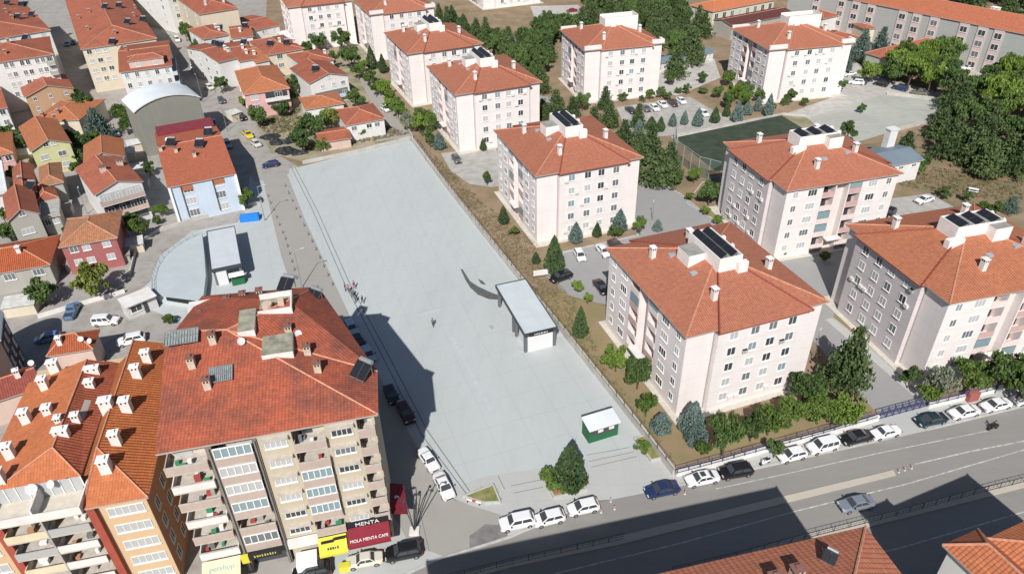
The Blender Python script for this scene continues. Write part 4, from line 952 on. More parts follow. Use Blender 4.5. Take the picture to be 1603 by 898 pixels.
# right of the street
H('apartment_house','beige end-walled apartment house at the top beside the street trees','house',(311,23),(374,13),(300,-28),13,roof='hip',rise=2.5,wall=W_CREAM,left=(4,4),win=(1.2,1.4),chim=((322,8),(350,4)),chk='white',group=GT)
H('apartment_house','whitish apartment house at the top edge left of the beige end wall','house',(262,-2),(300,-10),(250,-40),13,roof='flat',wall=W_WHITE,left=(4,4),front=(2,4),win=(1.3,1.4),group=GT)
H('row_house','first house of the white row with small solar panel','house',(318,62),(360,54),(310,43),9,roof='hip',rise=1.2,wall=W_WHITE,left=(3,3),chim=((338,44),(343,48)),sol=((348,46),),chk='white',group=GT)
H('row_house','red roofed house between the first row house and the low white one','house',(362,61),(397,57),(356,42),8,roof='gable',axis='x',rise=1.2,wall=W_WHITE,chim=((376,50),),sol=((384,44),),chk='white',group=GT)
H('row_house','white street-side row house with roof panels and red roof','house',(341,98),(374,90),(326,66),8.5,roof='gable',axis='x',rise=1.4,wall=W_WHITE,left=(4,3),chim=((371,74),(362,80)),sol=((340,70),(360,68),(380,66)),chk='white',group=GT)
H('row_house','red roofed row house with white roof panel beside the pink house','house',(374,97),(404,92),(362,66),8.2,roof='gable',axis='x',rise=1.4,wall=W_WHITE,chim=((386,84),(380,76)),sol=((382,70),),chk='white',group=GT)
H('row_house','orange roofed house above the cream two storey house','house',(400,99),(424,94),(392,68),7.8,roof='gable',axis='x',rise=1.4,wall=W_WHITE,tile=T_OR,chim=((410,68),(398,86)),chk='white',group=GT)
H('cream_house','cream two storey house with dark solar panels on its roof','house',(419,87),(477,76),(404,62),7.4,roof='hip',rise=1.6,wall=W_CREAM,front=([.3,.8],2,.5),win=(1.7,1.3),chim=((438,66),(468,66)),sol=((423,72),(449,70)),chk='white',group=GT)
H('pink_house','pink house with broad orange hipped roof and white balconies','house',(381,149),(454,138),(364,112),7,roof='hip',rise=2.4,wall=W_PINK,tile=T_OR,front=([.2,.75],2,.6),win=(1.9,1.4),balc=[(.42,.98,0,W_WHITE)],left=(3,2),group=GT)
H('small_house','low red roofed house with white wall near the pink block','house',(399,48),(439,39),(387,25),6,roof='gable',axis='x',rise=1.0,wall=W_WHITE,front=([.3,.42,.75],1,.8),win=(.8,1.1),group=GT)
H('white_house','white gabled villa with blue-edged balcony beside the alley','house',(484,131),(547,118),(474,103),7.2,roof='gable',axis='y',rise=1.8,wall=W_WHITE,front=([.3,.6,.85],2,1.3),win=(1.1,1.0),balc=[(.05,.98,1,W_BLUE)],sol=((494,112),),gwin=1,group=GT)
H('white_house','red roofed white house just behind the white villa','house',(472,103),(524,93),(466,82),6.6,roof='hip',rise=1.3,wall=W_WHITE,chim=((511,84),),chk='white',group=GT)
H('white_house','white walled single house with hipped red roof at the plaza corner','house',(541,197),(604,186),(576,163),4.6,roof='hip',rise=1.7,wall=W_WHITE,front=([.18,.58,.8],1,.7),win=(1.3,1.1),right=(2,1),group=GT)
H('shed','small red roofed shed in front of the plaza corner house','shed',(499,224),(551,216),(498,204),2.6,roof='gable',axis='x',rise=.8,wall=W_SALM,tile=TILE,group=GT)
H('tiled_house','low tiled house mostly hidden by the walnut trees','house',(478,172),(540,162),(472,152),4,roof='hip',rise=1.4,wall=W_WHITE,tile=T_OR,group=GT)
H('flat_shed','low white flat roofed shed next to the pink block','shed',(446,63),(482,57),(444,51),3,roof='flat',wall=W_WHITE,flat_m=SHEETW)
# ---------------------------------------------------------------- school compound and sheds, top right
U_G=wall_mat('school_grey',(.36,.37,.35),line=.1,dirt=.12,streak=.1,period=3.2); U_P=mat('school_pink_strip',(.55,.44,.41),.85)
r,f=H('school_building','long grey four storey school building with red roof across the top right','school building',(1235,-20),(1690,71),(1603,30),13.5,roof='hip',rise=3.0,wall=U_G,tile=tile_mat('school_tile',(.42,.14,.075),stripe=.2,weather=.15),chim=((1556,22),),chk='white',chsz=(2.4,1.5,1.0))
p0,ax,ay,W,D,zf=f
def colx(px,py): return (G(px,py,13.5)-p0).dot(ax)
for px,py in ((1280,-11),(1318,-3),(1342,1),(1365,6),(1414,16),(1438,20),(1464,26),(1512,35),(1540,41),(1566,46)):
    x=colx(px,py); q=MB(); q.box(x-1.5,.15,0,x+1.5,.396,13.3); q.build('window_strip',[U_P],r)
    for k in range(4): window(r,(0,.146,1,0),x,10.6-3.2*k,2.0,1.6,2,pick=rnd.choice((0,0,1)))
H('cream_hall','cream hall with orange red roof and tall side windows at the top','hall',(1116,19),(1215,0),(1080,8.5),8,roof='hip',rise=2.2,wall=W_YEL if False else wm('hall_cream',(.55,.53,.40)),tile=tile_mat('hall_tile',(.50,.17,.08),stripe=.2,weather=.1),front=(8,1,1.0),win=(1.6,3.0),left=(2,2))
H('canteen','low building with dark maroon roof beside the cream hall','building',(1146,41),(1245,22),(1128,28),5,roof='gable',axis='x',rise=1.2,wall=W_GREY,tile=tile_mat('maroon_tile',(.12,.045,.04),weather=.1))
H('school_annex','small red pyramid roofed annex with pink-white walls by the school','building',(1289,30),(1315,24),(1268,19),7.5,roof='hip',rise=1.4,wall=W_WHITE,tile=TILE)
H('school_annex','red roofed wing touching the white stair tower block','building',(1262,50),(1292,43),(1262,24),6,roof='hip',rise=1.6,wall=W_CREAM,tile=TILE)
H('school_annex','long low red roof running toward the blue cedars','building',(1303,74),(1349,58),(1283,54),4.6,roof='hip',rise=1.7,wall=wm('wall_sage',(.36,.39,.31)),tile=TILE,front=(4,1,.8))
H('school_annex','cross-shaped low red roof beneath the long school','building',(1355,46),(1402,42),(1352,32),6,roof='hip',rise=1.6,wall=W_CREAM,tile=TILE)
H('low_hall','low greenish walled hall with red roof behind the bright green trees','building',(1388,93),(1484,70),(1352,83),4.8,roof='hip',rise=2.0,wall=wm('wall_sage',(0,0,0)),tile=TILE)
H('long_shed','long low grey roofed shed with white wall among the pines','shed',(1018,103),(1120,81),(1018,92),3,roof='gable',axis='x',rise=.8,wall=W_WHITE,tile=SHEETB,ridge=False,front=(9,1,.6),win=(.9,.9))
r,f=H('metal_shed','blue grey metal roofed shed with white walls and boxy chimney','shed',(1340,271),(1448,250),(1424,221),5,roof='gable',axis='x',rise=1.2,wall=W_WHITE,tile=SHEETB,ridge=False,front=(5,1,.8),win=(1.2,.7),ov=.5)
p0,ax,ay,W,D,zf=f
q=MB(); a=W-4.0; q.box(a,D-1.8,0,a+2.2,D-.2,9.5); q.box(a-.15,D-1.95,9.5,a+2.35,D-.05,9.8); q.build('chimney_stack',[W_WHITE],r)
# two street front buildings at the bottom edge: only their roofs reach into the frame
def from_back(name,label,BL,BR,D,h,Wd=None,**k):
    a,b_=G(*BL,h),G(*BR,h); ax=(b_-a); ax.z=0; L=ax.length; ax.normalize(); ay=Vector((-ax.y,ax.x,0)); W=Wd or L
    A=b_-ax*W-ay*D
    root=thing(name,label,'building',(A.x,A.y,0),math.atan2(ax.y,ax.x))
    F,rid,zf=roof_hip(W,D,h,k.get('rise',3)); add_roof(root,F,rid,k['tile'],h,th=.2)
    q=MB(); q.box(.5,.5,0,W-.5,D-.5,h-.1); q.build('wall',[k['wall']],root)
    return root,(A,ax,ay,W,D,zf)
T_BOT=tile_mat('bottom_tile',(.43,.16,.095),pitch=.5,stripe=.3,row=.55,weather=.15,stain=.15); T_BOT2=tile_mat('bottom_tile_orange',(.50,.17,.08),pitch=.4,stripe=.4,row=.45,weather=.15)
r,f=from_back('street_building','red roofed building at the bottom edge casting the wide road shadow',(1030,897),(1355,823),16,21,Wd=46,tile=T_BOT,wall=W_CREAM)
A,ax,ay,W,D,zf=f
for q in ((1246,900),(1212,912)):
    z=23
    for _ in range(6): P=G(q[0],q[1],z)-A; x,y=P.dot(ax),P.dot(ay); z=zf(x,y)
    chimney(r,x,y,z,'beige',1.0,1.0,.7)
z=22.5
for _ in range(6): P=G(1296,880,z)-A; x,y=P.dot(ax),P.dot(ay); z=zf(x,y)
solar(r,x,y,z+.3,-.9,.55)
q=MB(); 
for t in range(3): q.tube((x+.3*t,y,z),(x+1.2+.3*t,y-1.6,z-.2),.05,n=5)
q.build('roof_pipes',[GRM],r)
r,f=from_back('street_building','small orange roofed corner wing at the bottom right',(1475,852),(1531,827),9,15,tile=T_BOT2,wall=W_WHITE,rise=1.8)
r,f=from_back('street_building','orange roofed building cut by the bottom right corner',(1545,842),(1690,775),16,15.2,tile=T_BOT2,wall=W_WHITE,rise=3)
# ---------------------------------------------------------------- plaza structures
def local_frame(a,b_): ax=(b_-a); ax.z=0; L=ax.length; ax.normalize(); return ax,Vector((-ax.y,ax.x,0)),L
def canopy(label,FL,FR,BK,h,pillars,sign=True,booth=True):
    a,b_,c_=G(*FL,h),G(*FR,h),G(*BK,h); ax,ay,W=local_frame(a,b_); D=(c_-a).dot(ay)
    r=thing('canopy_building',label,'canopy',(a.x,a.y,0),math.atan2(ax.y,ax.x))
    q=MB(); q.box(.12,.12,h-.3,W-.12,D-.12,h-.02,0)
    q.build('roof',[mat('white_membrane',(.50,.545,.56),.5,noise=.05,scale=.4)],r)
    q=MB()
    for k in ((0,0,W,.118),(0,D-.118,W,D),(0,.12,.118,D-.12),(W-.118,.12,W,D-.12)): q.box(k[0],k[1],h-.55,k[2],k[3],h+.12)
    q.build('edge_frame',[DKM],r)
    for (u,v) in pillars:
        q=MB(); q.box(u*W-.22,v*D-.22,0,u*W+.22,v*D+.22,h-.31); q.build('pillar',[mat('pillar_grey',(.12,.13,.14),.6)],r)
    return r,W,D
def lettering_strip(r,x0,x1,y,z,hh,n,seed):
    """white sign lettering too small to spell out: EVENT HALL style strip"""
r,W,D=canopy('white roofed canopy pavilion with dark frame by the plaza wall',(821,524),(873,512),(777,446),4.0,[(.06,.04),(.94,.04),(.06,.33),(.06,.42),(.06,.93),(.94,.93),(.94,.5)])
q=MB(); q.box(W*.12,.35,0,W*.88,D*.30,3.6); q.build('back_room',[mat('room_white',(.60,.61,.61),.8)],r)
q=MB(); q.box(W*.15,-.10,3.45,W*.85,-.02,4.0); s=q.build('sign_board',[SIGNK],r); marks(s,(W*.5,-.105,3.72),(R_(90),0,0),2.4,.26,9,WHT)
q=MB(); q.box(W*.5,D*.45,0,W*.92,D*.85,3.4); q.build('stair_room',[mat('room_white',(0,0,0))],r)
r,W,D=canopy('white roofed canopy pavilion beside the raised curved deck',(330,423),(378,413),(320,363),3.8,[(.08,.05),(.92,.05),(.08,.93),(.92,.93)])
q=MB(); q.box(W*.12,.3,0,W*.45,D*.5,3.4); q.build('back_room',[mat('room_white',(0,0,0))],r)
q=MB(); q.box(W*.55,-.9,0,W*.98,.25,1.1,0); q.box(W*.5,-1.1,2.0,W*1.0,.3,2.2,1); q.build('counter',[mat('kiosk_green',(.02,.12,.05),.6),WHT],r)
# green kiosk
a,b_,c_=G(922,672,2.9),G(971,657,2.9),G(911,653,2.9); ax,ay,W=local_frame(a,b_); D=(c_-a).dot(ay)
r=thing('kiosk','small green kiosk with white roof on the plaza','kiosk',(a.x,a.y,0),math.atan2(ax.y,ax.x))
q=MB(); q.face([(0,-.25,2.75),(W,-.25,2.75),(W,D,3.15),(0,D,3.15)]); q.face([(0,-.25,2.6),(0,D,3.0),(W,D,3.0),(W,-.25,2.6)]); q.face([(0,-.25,2.6),(W,-.25,2.6),(W,-.25,2.75),(0,-.25,2.75)]); q.build('roof',[SHEETW],r)
q=MB(); q.box(0,D-.1,3.0,W,D,3.35); q.build('roof_ridge_trim',[DKM],r)
q=MB(); q.box(.15,.1,0,W-.15,D-.15,2.6); q.build('body',[mat('kiosk_green',(0,0,0))],r)
q=MB(); q.box(.5,.02,1.3,W-.5,.09,2.3); q.build('window',[GLD],r)
for u in (.3,.65): q=MB(); q.box(W*u,-.02,1.7,W*u+.8,.015,2.2); q.build('notice',[WDIRT],r)
# curved raised deck
DK=1.7
dk=[(236,461),(236,440),(241,420),(252,402),(270,386),(290,374),(316,364),(320,400),(322,432),(318,466),(309,470)]
q=MB(); q.prism([tuple(G(*p,DK)[:2]) for p in dk],0,DK); o=tag(q.build('curved_deck',[mat('deck_membrane',(.42,.47,.485),.6,noise=.05,scale=.3)]),'raised curved pale grey deck beside the canopy pavilion','deck')
def railing(name,label,cat,pts,z,h,post=1.6,m=GRM,rails=(1.0,.5),r_=.025,kind=None,grp=None,px=True,balu=0):
    P=[G(*p,z) if px else Vector(p) for p in pts]; root=thing(name,label,cat,(P[0].x,P[0].y,0),0,grp); o0=Vector((P[0].x,P[0].y,0))
    pb=MB(); rb=MB()
    for a,c in zip(P[:-1],P[1:]):
        L=(c-a).length; n=max(1,round(L/post))
        pm_=MB(); pm_.tube((0,0,0),(0,0,h),r_*1.6,n=4); pm_=pm_.mesh('fence_post',[m])
        for i in range(n): mk('fence_post',pm_,root,tuple(a+(c-a)*i/n-o0))
        for rr in rails: rb.tube(a-o0+Vector((0,0,h*rr)),c-o0+Vector((0,0,h*rr)),r_,n=4)
        if balu:
            n=int(L/balu)
            for i in range(n): p=a+(c-a)*(i+.5)/n-o0; rb.tube(p+Vector((0,0,h*min(rails))),p+Vector((0,0,h)),.014,n=3,cap=False)
    rb.build('fence_rails',[m],root); return root
railing('railing','thin metal railing round the raised curved deck','railing',[(240,460),(240,440),(245,421),(256,404),(273,389),(292,377),(314,367)],DK,1.0)
q=MB(); a=G(258,462,DK); c_=G(309,470,DK); t=(c_-a).normalized(); q.obox((a+c_)/2-Vector((0,0,0)),t,3.0,.3,DK-.9,DK-.1); tag(q.build('entrance_sign',[SIGNK]),'black sign strip at the lower end of the curved deck','sign')
# white gate house
a,b_,c_=G(195,481,3.0),G(244,461,3.0),G(195,464,3.0); ax,ay,W=local_frame(a,b_); D=max(3.2,(c_-a).dot(ay))
r=thing('gate_house','small white gate house beside the lower end of the curved deck','gate house',(a.x,a.y,0),math.atan2(ax.y,ax.x))
q=MB(); q.box(.15,.4,0,W-.1,D,2.85); q.build('wall',[mat('gate_house_white',(.55,.54,.53),.8,noise=.08,scale=.6)],r)
q=MB(); q.box(0,-.3,2.85,W,D+.2,3.0); q.build('roof',[WDIRT],r)
window(r,(.15,.396,1,0),W*.3,1.1,1.8,1.2,2,pick=0)
q=MB(); q.box(W*.55,.33,0.05,W*.68,.396,2.2); q.build('door',[GLD],r)
# low walls
def wall_run(name,label,pts,h,wd,m,z=0,cap=None):
    P=[G(*p,z) for p in pts]; q=MB()
    for i in range(len(P)-1):
        a,c=P[i],P[i+1]; t=(c-a); L=t.length; t.normalize(); e=wd/2 if i<len(P)-2 else 0
        q.obox((a+c)/2+t*e/2,t,L/2+e/2,wd/2,z-.0,z+h+.002*i)
    return tag(q.build(name,[m]),label,'wall')
PW=mat('retaining_concrete',(.43,.41,.375),.9,noise=.14,scale=.35)
wall_run('retaining_wall','long concrete retaining wall along the right side of the plaza',[(645,221),(700,295),(760,372),(820,447),(880,521),(950,609),(1000,672),(1054,743)],1.3,.35,PW)
wall_run('garden_wall','low concrete wall closing the far end of the plaza',[(474,257),(560,239),(643,218)],.9,.3,PW)
wall_run('low_wall','long low wall between the curved deck and the house fronts',[(204,432),(215,385),(250,362),(300,347),(372,328),(410,318)],.8,.25,PW)
wall_run('street_wall','low concrete wall in front of the dark pink house',[(60,498),(130,477),(196,458)],.8,.25,WDIRT)
wall_run('street_wall','white roadside wall below the blue fence in front of the blocks',[(1058,744),(1120,729),(1200,706),(1300,680),(1374,657)],.9,.35,mat('wall_white_paint',(.68,.66,.63),.8,noise=.05,scale=1))
wall_run('street_wall','white roadside wall right of the blue gate',[(1452,638),(1520,622),(1560,612),(1650,590)],.9,.35,mat('wall_white_paint',(0,0,0)))
wall_run('alley_wall','pale wall along the right side of the narrow alley',[(558,108),(600,155),(630,190),(646,218)],1.2,.25,PW)
wall_run('alley_wall','low wall around the worn concrete court',[(1388,148),(1484,160),(1474,188),(1400,206)],1.0,.25,PW)
wall_run('alley_wall','retaining wall along the green sports pitch',[(1060,221),(1060,213),(1225,180),(1262,182)],.6,.25,PW)
BLU=mat('blue_fence_paint',(.045,.06,.17),.6)
railing('plaza_fence','dark metal fence on top of the retaining wall by the plaza','fence',[(650,219),(702,291),(762,368),(822,443),(883,517),(953,605),(1003,668),(1057,738)],1.3,1.3,post=2.2,m=DKM,rails=(1.0,.15),balu=.0,r_=.03)
railing('street_fence','blue metal fence on the white roadside wall','fence',[(1060,741),(1200,703),(1374,654)],.9,1.2,post=1.8,m=BLU,rails=(1.0,.12),balu=.22,r_=.035)
railing('street_fence','blue metal fence right of the blue gate','fence',[(1452,635),(1560,609),(1650,587)],.9,1.2,post=1.8,m=BLU,rails=(1.0,.12),balu=.22,r_=.035)
railing('street_gate','wide blue metal gate across the estate driveway','gate',[(1376,656),(1450,636)],0,1.9,post=1.2,m=BLU,rails=(1.0,.5,.08),balu=.14,r_=.05)
railing('median_fence','dark guard fence on the first central reservation','fence',[(702,907),(802,882),(977,843)],.15,1.1,post=2.0,m=DKM,rails=(1.0,.55,.12),balu=.7,r_=.025)
railing('median_fence','dark guard fence on the lower central reservation','fence',[(1052,896),(1152,872),(1280,838),(1402,807),(1524,774),(1700,730)],.15,1.1,post=2.0,m=DKM,rails=(1.0,.55,.12),balu=.6,r_=.025)
# ball-court fence
NET=mat('court_net',(.10,.14,.13),.7,alpha=.42)
P=[G(*p) for p in ((1056,222),(1057,250),(1092,276),(1125,285))]
r=thing('court_fence','tall green net fence at the near corner of the sports pitch','fence',tuple(P[0]))
q=MB(); w_=MB()
for a,c in zip(P[:-1],P[1:]):
    n=max(2,int((c-a).length/3))
    for i in range(n): p=a+(c-a)*i/n-P[0]; pq=MB(); pq.tube(p,p+Vector((0,0,5)),.06,n=5); pq.build('fence_post',[mat('post_pale',(.35,.42,.38),.6)],r)
    q.tube(a-P[0]+Vector((0,0,5)),c-P[0]+Vector((0,0,5)),.05,n=4); w_.face([a-P[0],c-P[0],c-P[0]+Vector((0,0,4.9)),a-P[0]+Vector((0,0,4.9))])
q.build('top_rail',[mat('post_pale',(.35,.42,.38),.6)],r); w_.build('net',[NET],r)
# planters
def planter(label,pts,h,m2,z=0):
    P=[G(*p) for p in pts]; c=sum(P,Vector())/len(P); r=thing('planter',label,'planter',tuple(c))
    L=[p-c for p in P]; q=MB()
    for a,b_ in zip(L,L[1:]+L[:1]):
        t=(b_-a); l=t.length; t.normalize(); q.obox((a+b_)/2,t,l/2+.1,.11,0,h+.001*len(q.f))
    q.build('kerb_frame',[KERB],r); s=MB(); s.prism([tuple((p*.97)[:2]) for p in L],0,h-.08); s.build('soil',[m2],r); return r
PG=mat('planter_grass',(.13,.16,.045),.95,c2=(.30,.25,.12),scale=1.2,detail=8)
planter('small triangular grass bed at the lower corner of the plaza',[(726,778),(772,760),(783,787),(758,788)],.35,PG)
planter('square planting bed round the tall dark evergreen',[(848,738),(893,730),(918,768),(867,780)],.45,PG)
planter('narrow planting bed beside the end of the plaza wall',[(993,688),(1014,682),(1042,717),(1019,722)],.4,PG)
q=MB(); p=G(873,769); q.obox(p,Vector((1,.25)),.6,.5,0,.9); tag(q.build('brick_box',[mat('brick_red',(.33,.12,.09),.9,noise=.15,scale=4)]),'red brick box in the corner of the square planting bed','utility box')

# lean-tos and yard sheds squeezed between the old houses
RUST=mat('rusty_sheet',(.26,.17,.12),.8,c2=(.30,.30,.29),scale=1.2); OLDW=mat('old_white_sheet',(.50,.50,.48),.7,noise=.2,scale=1)
for (x,y,wx,wy,h,rz,m_,l) in ((196,236,4,3,2.4,.4,OLDW,'pale sheet roofed lean-to below the lane cedar'),(205,262,5,3,2.6,.3,OLDW,'pale sheet roofed shed left of the blank grey wall'),(218,280,3.5,3,2.3,.3,RUST,'rusty roofed shed left of the pale blue house'),
 (36,238,4,3,2.2,.3,OLDW,'pale lean-to left of the yellow house'),(30,255,3.5,2.5,2.2,.2,RUST,'rusty lean-to under the yellow house wall'),(115,405,2.5,3,2.2,.1,RUST,'rusty shed in the gap beside the dark pink house'),
 (205,378,4,2.5,2.2,.4,OLDW,'pale yard shed right of the dark pink house'),(30,470,5,3,2.4,.25,OLDW,'pale shed in the yard of the low striped roof house'),(188,395,3,2.2,2,.4,RUST,'little rusty coop right of the dark pink house'),
 (365,175,3,2.5,2.4,.9,OLDW,'pale lean-to at the white row street wall'),(210,222,3.4,2.6,2.2,.5,OLDW,'grey roofed yard shed beside the lane car'),(100,320,2.6,2.2,2.4,.3,RUST,'rusty lean-to right of the vine terrace')):
    p=G(x,y,h); r=thing('lean_to',l,'shed',(p.x,p.y,0),rz,'yard sheds of the old quarter')
    q=MB(); q.box(-wx/2,-wy/2,0,wx/2,wy/2,h-.25); q.build('wall',[W_GREY if m_ is RUST else W_CREAM],r)
    q=MB(); q.prism([(-wx/2-.25,-wy/2-.3),(wx/2+.25,-wy/2-.3),(wx/2+.25,wy/2+.2),(-wx/2-.25,wy/2+.2)],[h-.24,h-.24,h+.2,h+.2],[h-.16,h-.16,h+.28,h+.28]); q.build('roof',[m_],r)
# ---------------------------------------------------------------- vehicles
PAINT={}
def paint(n,c,metal=.0,r=.28):
    if n not in PAINT:
        m=mat('car_paint_'+n,c,r,metal=metal,spec=.5); b=m.node_tree.nodes['Principled BSDF']; b.inputs['Coat Weight'].default_value=.6; b.inputs['Coat Roughness'].default_value=.08; PAINT[n]=m
    return PAINT[n]
COL={'white':(.72,.72,.72),'black':(.012,.012,.014),'navy':(.018,.03,.09),'silver':(.33,.36,.42),'teal':(.025,.055,.075),'cream':(.60,.57,.48),'red':(.22,.012,.015),'maroon':(.06,.012,.014),'blue':(.10,.20,.36),'brown':(.07,.035,.025),'yellow':(.65,.48,.02),'grey':(.16,.165,.17),'light':(.35,.45,.55),'olive':(.16,.15,.12)}
HEAD=mat('lamp_glass',(.55,.57,.6),.15,spec=.7); TAIL=mat('tail_glass',(.30,.01,.01),.2)
# side profiles: (x from the rear bumper, z lower body top) and cabin (rear base, rear top, front top, front base, roof z)
TYPES={'sedan':(4.6,1.80,[(0,.55),(.05,.88),(.9,1.0),(3.0,.98),(4.2,.80),(4.55,.66),(4.6,.45)],(.75,1.45,2.75,3.45,1.43)),
'hatch':(4.1,1.76,[(0,.55),(.04,.95),(.5,1.0),(2.8,.99),(3.75,.82),(4.05,.66),(4.1,.45)],(.12,.55,2.35,3.15,1.48)),
'old':(4.4,1.68,[(0,.5),(.03,.88),(1.0,.92),(3.1,.92),(4.25,.84),(4.38,.70),(4.4,.4)],(.95,1.45,2.65,3.15,1.38)),
'suv':(4.5,1.86,[(0,.6),(.04,1.05),(.5,1.1),(3.2,1.08),(4.2,.98),(4.45,.8),(4.5,.5)],(.15,.55,2.75,3.4,1.66)),
'van':(4.4,1.82,[(0,.6),(.03,1.05),(.4,1.1),(3.2,1.06),(4.1,.90),(4.35,.72),(4.4,.5)],(.05,.22,2.75,3.35,1.80)),
'pickup':(5.1,1.82,[(0,.6),(.03,.95),(.5,1.0),(3.7,1.05),(4.7,.95),(5.0,.8),(5.1,.5)],(1.9,2.15,3.2,3.8,1.70))}
CARM={}
def car_meshes(t):
    if t in CARM: return CARM[t]
    L,Wd,prof,(ra,rb_,fb,fa_,zr)=TYPES[t]; hw=Wd/2
    xs=[p[0] for p in prof]; 
    def top(x):
        for (a,za),(b_,zb) in zip(prof[:-1],prof[1:]):
            if a<=x<=b_: return za+(zb-za)*(x-a)/(b_-a+1e-9)
        return prof[-1][1]
    def half(x):
        u=min(x,L-x); return hw*(1-.22*max(0,1-u/.55)**2)
    st=[0,.05,.2,.45,.8,1.2,L*.38,L*.5,L*.62,L-1.3,L-.9,L-.5,L-.22,L-.06,L]
    st=sorted(set(round(x,3) for x in st))
    def ring(x):
        h=half(x); z=top(x); zb=.22+(.16 if x in (st[0],st[-1]) else 0)
        return [(x-L/2,-h*.92,zb),(x-L/2,-h,zb+.18),(x-L/2,-h,z*.72),(x-L/2,-h*.93,z-.07),(x-L/2,-h*.72,z),(x-L/2,h*.72,z),(x-L/2,h*.93,z-.07),(x-L/2,h,z*.72),(x-L/2,h,zb+.18),(x-L/2,h*.92,zb)]
    B=MB(); R=[ring(x) for x in st]
    for a,c in zip(R[:-1],R[1:]):
        for k in range(10):
            k2=(k+1)%10; B.face([a[k],a[k2],c[k2],c[k]],0)
    B.face(list(reversed(R[0])),0); B.face(R[-1],0)
    # cabin frame: pillars and roof
    def q(x,s,z): return (x-L/2,s,z)
    wl=hw*.90; wt=hw*.72; zl=lambda x: top(x)-.02
    b0=[q(ra,-wl,zl(ra)),q(fa_,-wl,zl(fa_)),q(fa_,wl,zl(fa_)),q(ra,wl,zl(ra))]
    t0=[q(rb_,-wt,zr-.05),q(fb,-wt,zr-.05),q(fb,wt,zr-.05),q(rb_,wt,zr-.05)]
    for k in range(4): B.face([b0[k],b0[(k+1)%4],t0[(k+1)%4],t0[k]],0)
    ins=.12; t1=[q(rb_+ins,-wt+ins,zr),q(fb-ins,-wt+ins,zr),q(fb-ins,wt-ins,zr),q(rb_+ins,wt-ins,zr)]
    for k in range(4): B.face([t0[k],t0[(k+1)%4],t1[(k+1)%4],t1[k]],0)
    B.face(t1,0)
    def inset(p,sx,sy0,sy1,off,mm):
        a,b_,c,d_=[Vector(v) for v in p]   # bottom a,b top c,d
        n=(b_-a).cross(d_-a).normalized(); o=n*off
        def P(u,v): lo=a.lerp(b_,u); hi=d_.lerp(c,u); return lo.lerp(hi,v)+o
        mm.face([P(sx,sy0),P(1-sx,sy0),P(1-sx,sy1),P(sx,sy1)])
    out={}
    g=MB(); inset([b0[1],b0[2],t0[2],t0[1]],.05,.08,.93,.012,g); out['windscreen']=g
    g=MB(); inset([b0[3],b0[0],t0[0],t0[3]],.08,.12,.9,.012,g); out['rear_window']=g
    for s,p in (('r',[b0[0],b0[1],t0[1],t0[0]]),('l',[b0[2],b0[3],t0[3],t0[2]])):
        a,b_,c,d_=[Vector(v) for v in p]; n=(b_-a).cross(d_-a).normalized()*.012; g=MB()
        def P(u,v): lo=a.lerp(b_,u); hi=d_.lerp(c,u); return lo.lerp(hi,v)+n
        if t=='van' and s: segs=[(.05,.32),(.36,.62),(.66,.93)]
        elif t in('pickup',): segs=[(.1,.92)]
        else: segs=[(.07,.47),(.51,.93)]
        for u0,u1 in segs: g.face([P(u0,.12),P(u1,.12),P(u1,.88),P(u0,.88)])
        out['side_'+s]=g
    if t=='pickup':
        g=MB(); g.box(.15-L/2,-hw*.8,.99,ra-.1-L/2,hw*.8,1.012); out['bed']=g
    wh=MB(); wh.tube((0,-.11,0),(0,.11,0),.32,n=14); rm=MB(); rm.tube((0,-.125,0),(0,.125,0),.19,n=10)
    hl=MB(); hl.box(-.12,-.2,-.07,.0,.2,.07)
    gr=MB(); gr.box(L/2-.02,-.45,.38,L/2+.012,.45,.56); 
    mi=MB(); mi.box(-.09,-.09,-.05,.09,.09,.07)
    CARM[t]=dict(L=L,hw=hw,body=B.mesh('body',[paint('white',COL['white'])]),wheel=wh.mesh('wheel',[RUB]),rim=rm.mesh('rim',[RIM]),
      lamp=hl.mesh('headlight',[HEAD]),tail=hl.mesh('tail_light',[TAIL]),grille=gr.mesh('grille',[BLK]),mirror=mi.mesh('mirror',[BLK]),
      parts={k:v.mesh(k,[GLD]) for k,v in out.items()},fx=fa_-L/2,zt=top(L*.9),zr=top(.1))
    CARM[t]['body'].polygons.foreach_set('use_smooth',[False]*len(CARM[t]['body'].polygons))
    return CARM[t]
def car(label,front,rear,c,t='hatch',group=None,name='parked_car',z=.03,cat=None,detail=True,sunroof=False):
    f,r=G(*front),G(*rear); d_=(f-r); d_.z=0; mid=(f+r)/2; M=car_meshes(t); rz=math.atan2(d_.y,d_.x)
    root=thing(name,label,cat or ('car' if t not in('van','pickup') else t),(mid.x,mid.y,z),rz,group)
    o=mk('body',M['body'],root); o.material_slots[0].link='OBJECT'; o.material_slots[0].material=paint(c,COL[c],metal=.5 if c in('silver','grey','teal') else 0)
    for k,v in M['parts'].items(): mk({'side_r':'side_window','side_l':'side_window','bed':'truck_bed'}.get(k,k),v,root)
    L,hw=M['L'],M['hw']
    for sx in (-1,1):
        for sy in (-1,1):
            w=mk('wheel',M['wheel'],root,(sx*(L/2-.82),sy*(hw-.10),.32))
            mk('rim',M['rim'],w)
    for sy in (-1,1):
        mk('headlight',M['lamp'],root,(L/2-.04,sy*hw*.68,M['zt']*.80)); mk('tail_light',M['tail'],root,(-L/2+.10,sy*hw*.70,M['zr']*.85))
        if detail: mk('mirror',M['mirror'],root,(M['fx']-.25,sy*(hw+.06),1.0))
    if detail: mk('grille',M['grille'],root)
    if sunroof:
        q=MB(); zz=TYPES[t][3][4]; q.box(-.35,-.4,zz,.35,.4,zz+.012); q.build('sunroof',[GLD],root)
    return root
GK='cars parked along the main street kerb'
